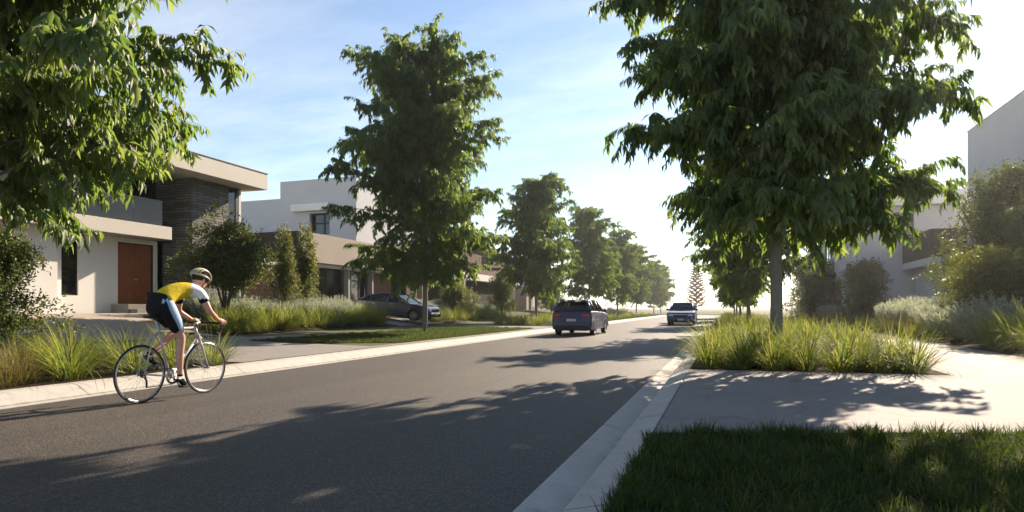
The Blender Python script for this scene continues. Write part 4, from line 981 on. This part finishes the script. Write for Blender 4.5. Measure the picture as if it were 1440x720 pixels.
mb = MB(); mb.ell(L(.905, 0, .815), (.035, .02, .02), 8); mb.tube([L(.92, -.03, .80), L(.945, -.035, .745)], .007, 5); mb.tube([L(.92, .03, .80), L(.945, .035, .745)], .007, 5); mb.build('brake_caliper', MT['rim'], bk)
mb = MB(); bo = [L(*S_(BB, HB, t)) for t in (.3, .5)]; up_ = Vector((0, -.03, .035)); mb.tube([Vector(bo[0])+up_, Vector(bo[0])*.5+Vector(bo[1])*.5+up_, Vector(bo[1])+up_], [.034, .036, .034], 12); mb.build('water_bottle', MT['whitecloth'], bk)

# ------------------------------------------------------------------ cyclist
def skin(name, V, E, rad, root=0, lv=2):
    me = bpy.data.meshes.new(name); me.from_pydata([Vector(v) for v in V], E, []); o = link(name, me)
    o.modifiers.new('s', 'SKIN').use_smooth_shade = True
    for i, r in enumerate(rad):
        sv_ = me.skin_vertices[0].data[i]; sv_.radius = (r, r) if not hasattr(r, '__len__') else r; sv_.use_root = (i == root)
    sb = o.modifiers.new('d', 'SUBSURF'); sb.levels = lv; sb.render_levels = lv
    dg = bpy.context.evaluated_depsgraph_get(); out = bpy.data.meshes.new_from_object(o.evaluated_get(dg)); bpy.data.objects.remove(o); return out
def chain(names, J, Rr, edges):
    ix = {n: i for i, n in enumerate(names)}
    return [L(*J[n]) for n in names], [(ix[a], ix[b]) for a, b in edges], [Rr[n] for n in names]
J = {'pel': (.27, 0, 1.235), 'sp1': (.40, 0, 1.365), 'sp2': (.56, 0, 1.435), 'che': (.70, 0, 1.43), 'nk0': (.80, 0, 1.455), 'nk1': (.865, 0, 1.515), 'hd': (.92, 0, 1.575),
     'shR': (.765, .185, 1.405), 'elR': (.835, .275, 1.155), 'wrR': (1.03, .235, 1.03), 'haR': (1.10, .22, 1.005), 'shL': (.765, -.185, 1.405), 'elL': (.835, -.275, 1.155), 'wrL': (1.03, -.235, 1.03), 'haL': (1.10, -.22, 1.005),
     'hiR': (.31, .10, 1.19), 'tmR': (.41, .115, 1.01), 'knR': (.515, .12, .80), 'clR': (.485, .12, .62), 'anR': (.49, .12, .285), 'hiL': (.31, -.10, 1.19), 'tmL': (.50, -.12, 1.04), 'knL': (.685, -.13, .90), 'clL': (.50, -.125, .77), 'anL': (.235, -.12, .585)}
Rd = {'pel': (.165, .13), 'sp1': (.155, .115), 'sp2': (.165, .12), 'che': (.165, .115), 'nk0': .075, 'nk1': .06, 'hd': .085,
      'shR': .068, 'elR': .044, 'wrR': .030, 'haR': .036, 'shL': .068, 'elL': .044, 'wrL': .030, 'haL': .036,
      'hiR': .105, 'tmR': .088, 'knR': .062, 'clR': .060, 'anR': .036, 'hiL': .105, 'tmL': .088, 'knL': .062, 'clL': .060, 'anL': .036}
names = list(J)
edges = [('pel', 'sp1'), ('sp1', 'sp2'), ('sp2', 'che'), ('che', 'nk0'), ('nk0', 'nk1'), ('nk1', 'hd')]
for s in 'RL': edges += [('che', 'sh'+s), ('sh'+s, 'el'+s), ('el'+s, 'wr'+s), ('wr'+s, 'ha'+s), ('pel', 'hi'+s), ('hi'+s, 'tm'+s), ('tm'+s, 'kn'+s), ('kn'+s, 'cl'+s), ('cl'+s, 'an'+s)]
pr = empty('person', W3(0, 0, 0), 0, 'cyclist in yellow jersey, black shorts and pale helmet, bent low over the handlebar', 'person')
bodyme = skin('body', *chain(names, J, {k: (v if not hasattr(v, '__len__') else (v[0]*.93, v[1]*.93)) if k in ('pel', 'sp1', 'sp2', 'che') else v*.93 if not hasattr(v, '__len__') else v for k, v in Rd.items()}, edges))
# head with face, hands with fingers, feet: joined into the one body mesh
bm = bmesh.new(); bm.from_mesh(bodyme)
HM = Matrix.Translation(Vector(L(.945, 0, 1.60))) @ Matrix.Rotation(R(-22), 4, 'X')
def addell(c, r, n=16):
    t = bmesh.new(); bmesh.ops.create_uvsphere(t, u_segments=n, v_segments=n-4, radius=1)
    X = HM @ Matrix.Translation(Vector(c)) @ Matrix.Diagonal((*r, 1))
    me = bpy.data.meshes.new('t'); t.transform(X); t.to_mesh(me); bm.from_mesh(me); t.free(); bpy.data.meshes.remove(me)
addell((0, 0, .01), (.080, .103, .118), 20); addell((0, .03, -.065), (.058, .068, .068)); addell((0, .108, -.025), (.014, .022, .026), 10); addell((0, .088, -.075), (.026, .014, .010), 10)
for s in (-1, 1): addell((s*.079, -.005, -.02), (.010, .022, .034), 10); addell((s*.032, .094, .008), (.014, .010, .008), 10)
tm = MB()
for s in (1, -1):
    pal = Vector(L(1.085, s*.222, 1.018))
    for k in range(4):
        u = 1.065+.024*k; ln = (.85, 1.0, .95, .75)[k]
        tm.tube([L(u, s*.222, 1.026), L(u+.012, s*.250*1.0, 1.012), L(u+.012, s*.252, .985-.01*ln), L(u+.004, s*.232, .968), L(u, s*.212, .966)], [.012, .0115, .0105, .0095, .008], 6)
    tm.tube([L(1.05, s*.212, 1.028), L(1.08, s*.194, 1.010), L(1.115, s*.190, .995)], [.013, .012, .009], 6)
    tm.tube([L(1.03, s*.235, 1.03), L(1.06, s*.226, 1.026), L(1.10, s*.222, 1.018), L(1.14, s*.222, 1.012)], [.028, .034, .033, .022], 8)
o_ = tm.build('t', MT['skin']); bm.from_mesh(o_.data); bpy.data.objects.remove(o_)
for f in bm.faces: f.smooth = True
bm.to_mesh(bodyme); bm.free(); bodyme.materials.clear(); bodyme.materials.append(MT['skin']); link('body', bodyme, pr)
def scaled(k, add=0.0): return lambda n: (tuple(q*k+add for q in Rd[n]) if hasattr(Rd[n], '__len__') else Rd[n]*k+add)
def cloth(name, names, edges, radf, mats_, pick=None, JJ=None, root=0):
    JJ = JJ or J; me = skin(name, *chain(names, JJ, {n: radf(n) for n in names}, edges), root=root)
    for m in mats_: me.materials.append(MT[m])
    if pick:
        for p in me.polygons: p.material_index = pick(p.center)
    return link(name, me, pr)
J2 = dict(J)
for s in 'RL':
    a, b = J['sh'+s], J['el'+s]; J2['sl'+s] = S_(a, b, .60); Rd['sl'+s] = .058
    J2['sm'+s] = S_(J['hi'+s], J['tm'+s], .95); J2['hem'+s] = S_(J['tm'+s], J['kn'+s], .72); Rd['hem'+s] = .075; Rd['sm'+s] = .092
J2['wai'] = (.335, 0, 1.310); Rd['wai'] = (.165, .128); J2['wj'] = (.30, 0, 1.275); Rd['wj'] = (.155, .118); J2['col'] = (.815, 0, 1.468); Rd['col'] = .072
def jersey_col(c):
    v, u, z = c
    if abs(v) > .15 and u > .62: return 1 if z > 1.325 else 2
    if u > .70 and z > 1.38: return 1
    return 0
cloth('jersey', ['wj', 'wai', 'sp1', 'sp2', 'che', 'col', 'shR', 'slR', 'shL', 'slL'], [('wj', 'wai'), ('wai', 'sp1'), ('sp1', 'sp2'), ('sp2', 'che'), ('che', 'col'), ('che', 'shR'), ('shR', 'slR'), ('che', 'shL'), ('shL', 'slL')],
      scaled(1.0, .010), ['yellow', 'whitecloth', 'blackcloth'], jersey_col, J2)
def short_col(c):
    v, u, z = c
    ax = .31 + (1.19-z)*.50
    return 1 if (abs(v) > .12 and z < 1.30 and ax-.04 < u < ax+.17) else 0
cloth('shorts', ['pel', 'wai', 'hiR', 'smR', 'hemR', 'hiL', 'smL', 'hemL'], [('pel', 'wai'), ('pel', 'hiR'), ('hiR', 'smR'), ('smR', 'hemR'), ('pel', 'hiL'), ('hiL', 'smL'), ('smL', 'hemL')],
      scaled(1.0, .016), ['blackcloth', 'bluecloth'], short_col, J2)
for s, an, toe, heel in (('R', J['anR'], (.585, .13, .185), (.455, .12, .225)), ('L', J['anL'], (.365, -.13, .470), (.185, -.12, .545))):
    mid = S_(heel, toe, .55); Js = {'a': (an[0], an[1], an[2]+.055), 'b': an, 'c': heel, 'm': mid, 't': toe}
    cloth('shoe', ['b', 'c', 'm', 't'], [('b', 'c'), ('b', 'm'), ('m', 't')], lambda n: {'b': .044, 'c': .036, 'm': .042, 't': .034}[n], ['blackcloth'], None, Js)
    cloth('sock', ['a', 'b'], [('a', 'b')], lambda n: {'a': .043, 'b': .042}[n], ['blackcloth'], None, Js)
# helmet: ribbed shell with dark openings, on the head's frame
mb = MB()
for k in range(7):
    a0 = -.5+k/6; x = a0*.168; rr = math.sqrt(max(.02, 1-(a0*1.75)**2)); pts = []
    for q in range(11):
        t = R(-15) + R(195)*q/10; pts.append(HM @ Vector((x*(1.0), -.005 + .142*math.cos(t)*(.55+.45*rr), .03 + .118*math.sin(t)*(.50+.50*rr))))
    mb.tube(pts, [.008]+[.0115]*9+[.008], 6)
mb.tube([HM @ Vector((.103*math.cos(a), -.005+.140*math.sin(a), .028)) for a in np.linspace(0, 6.283, 25)[:-1]], .014, 6, closed=True)
mb.build('helmet', MT['gold'], pr)
mb = MB(); mb.ell((0, 0, 0), (1, 1, 1), 18, HM @ Matrix.Translation((0, -.006, .028)) @ Matrix.Diagonal((.092, .122, .105, 1)))
mb.build('hair', MT['hair'], pr)
mb = MB()
for s in (-1, 1): mb.tube([HM @ Vector((s*.094, .03, .03)), HM @ Vector((s*.082, .02, -.06)), HM @ Vector((s*.03, .03, -.125)), HM @ Vector((0, .035, -.13))], .005, 4)
mb.build('chin_strap', MT['blackcloth'], pr)

# ------------------------------------------------------------------ air
mb = MB(); mb.box(-4100, 4100, -120, 4100, -3.2, 17)
m = bpy.data.materials.new('haze'); m.use_nodes = True; nt = m.node_tree; nt.nodes.remove(nt.nodes['Principled BSDF'])
v = nt.nodes.new('ShaderNodeVolumePrincipled'); v.inputs['Color'].default_value = (.95, .95, .97, 1); v.inputs['Density'].default_value = HAZE; v.inputs['Anisotropy'].default_value = .72
nt.links.new(v.outputs[0], nt.nodes['Material Output'].inputs['Volume'])
tag(mb.build('haze', m), kind='stuff')
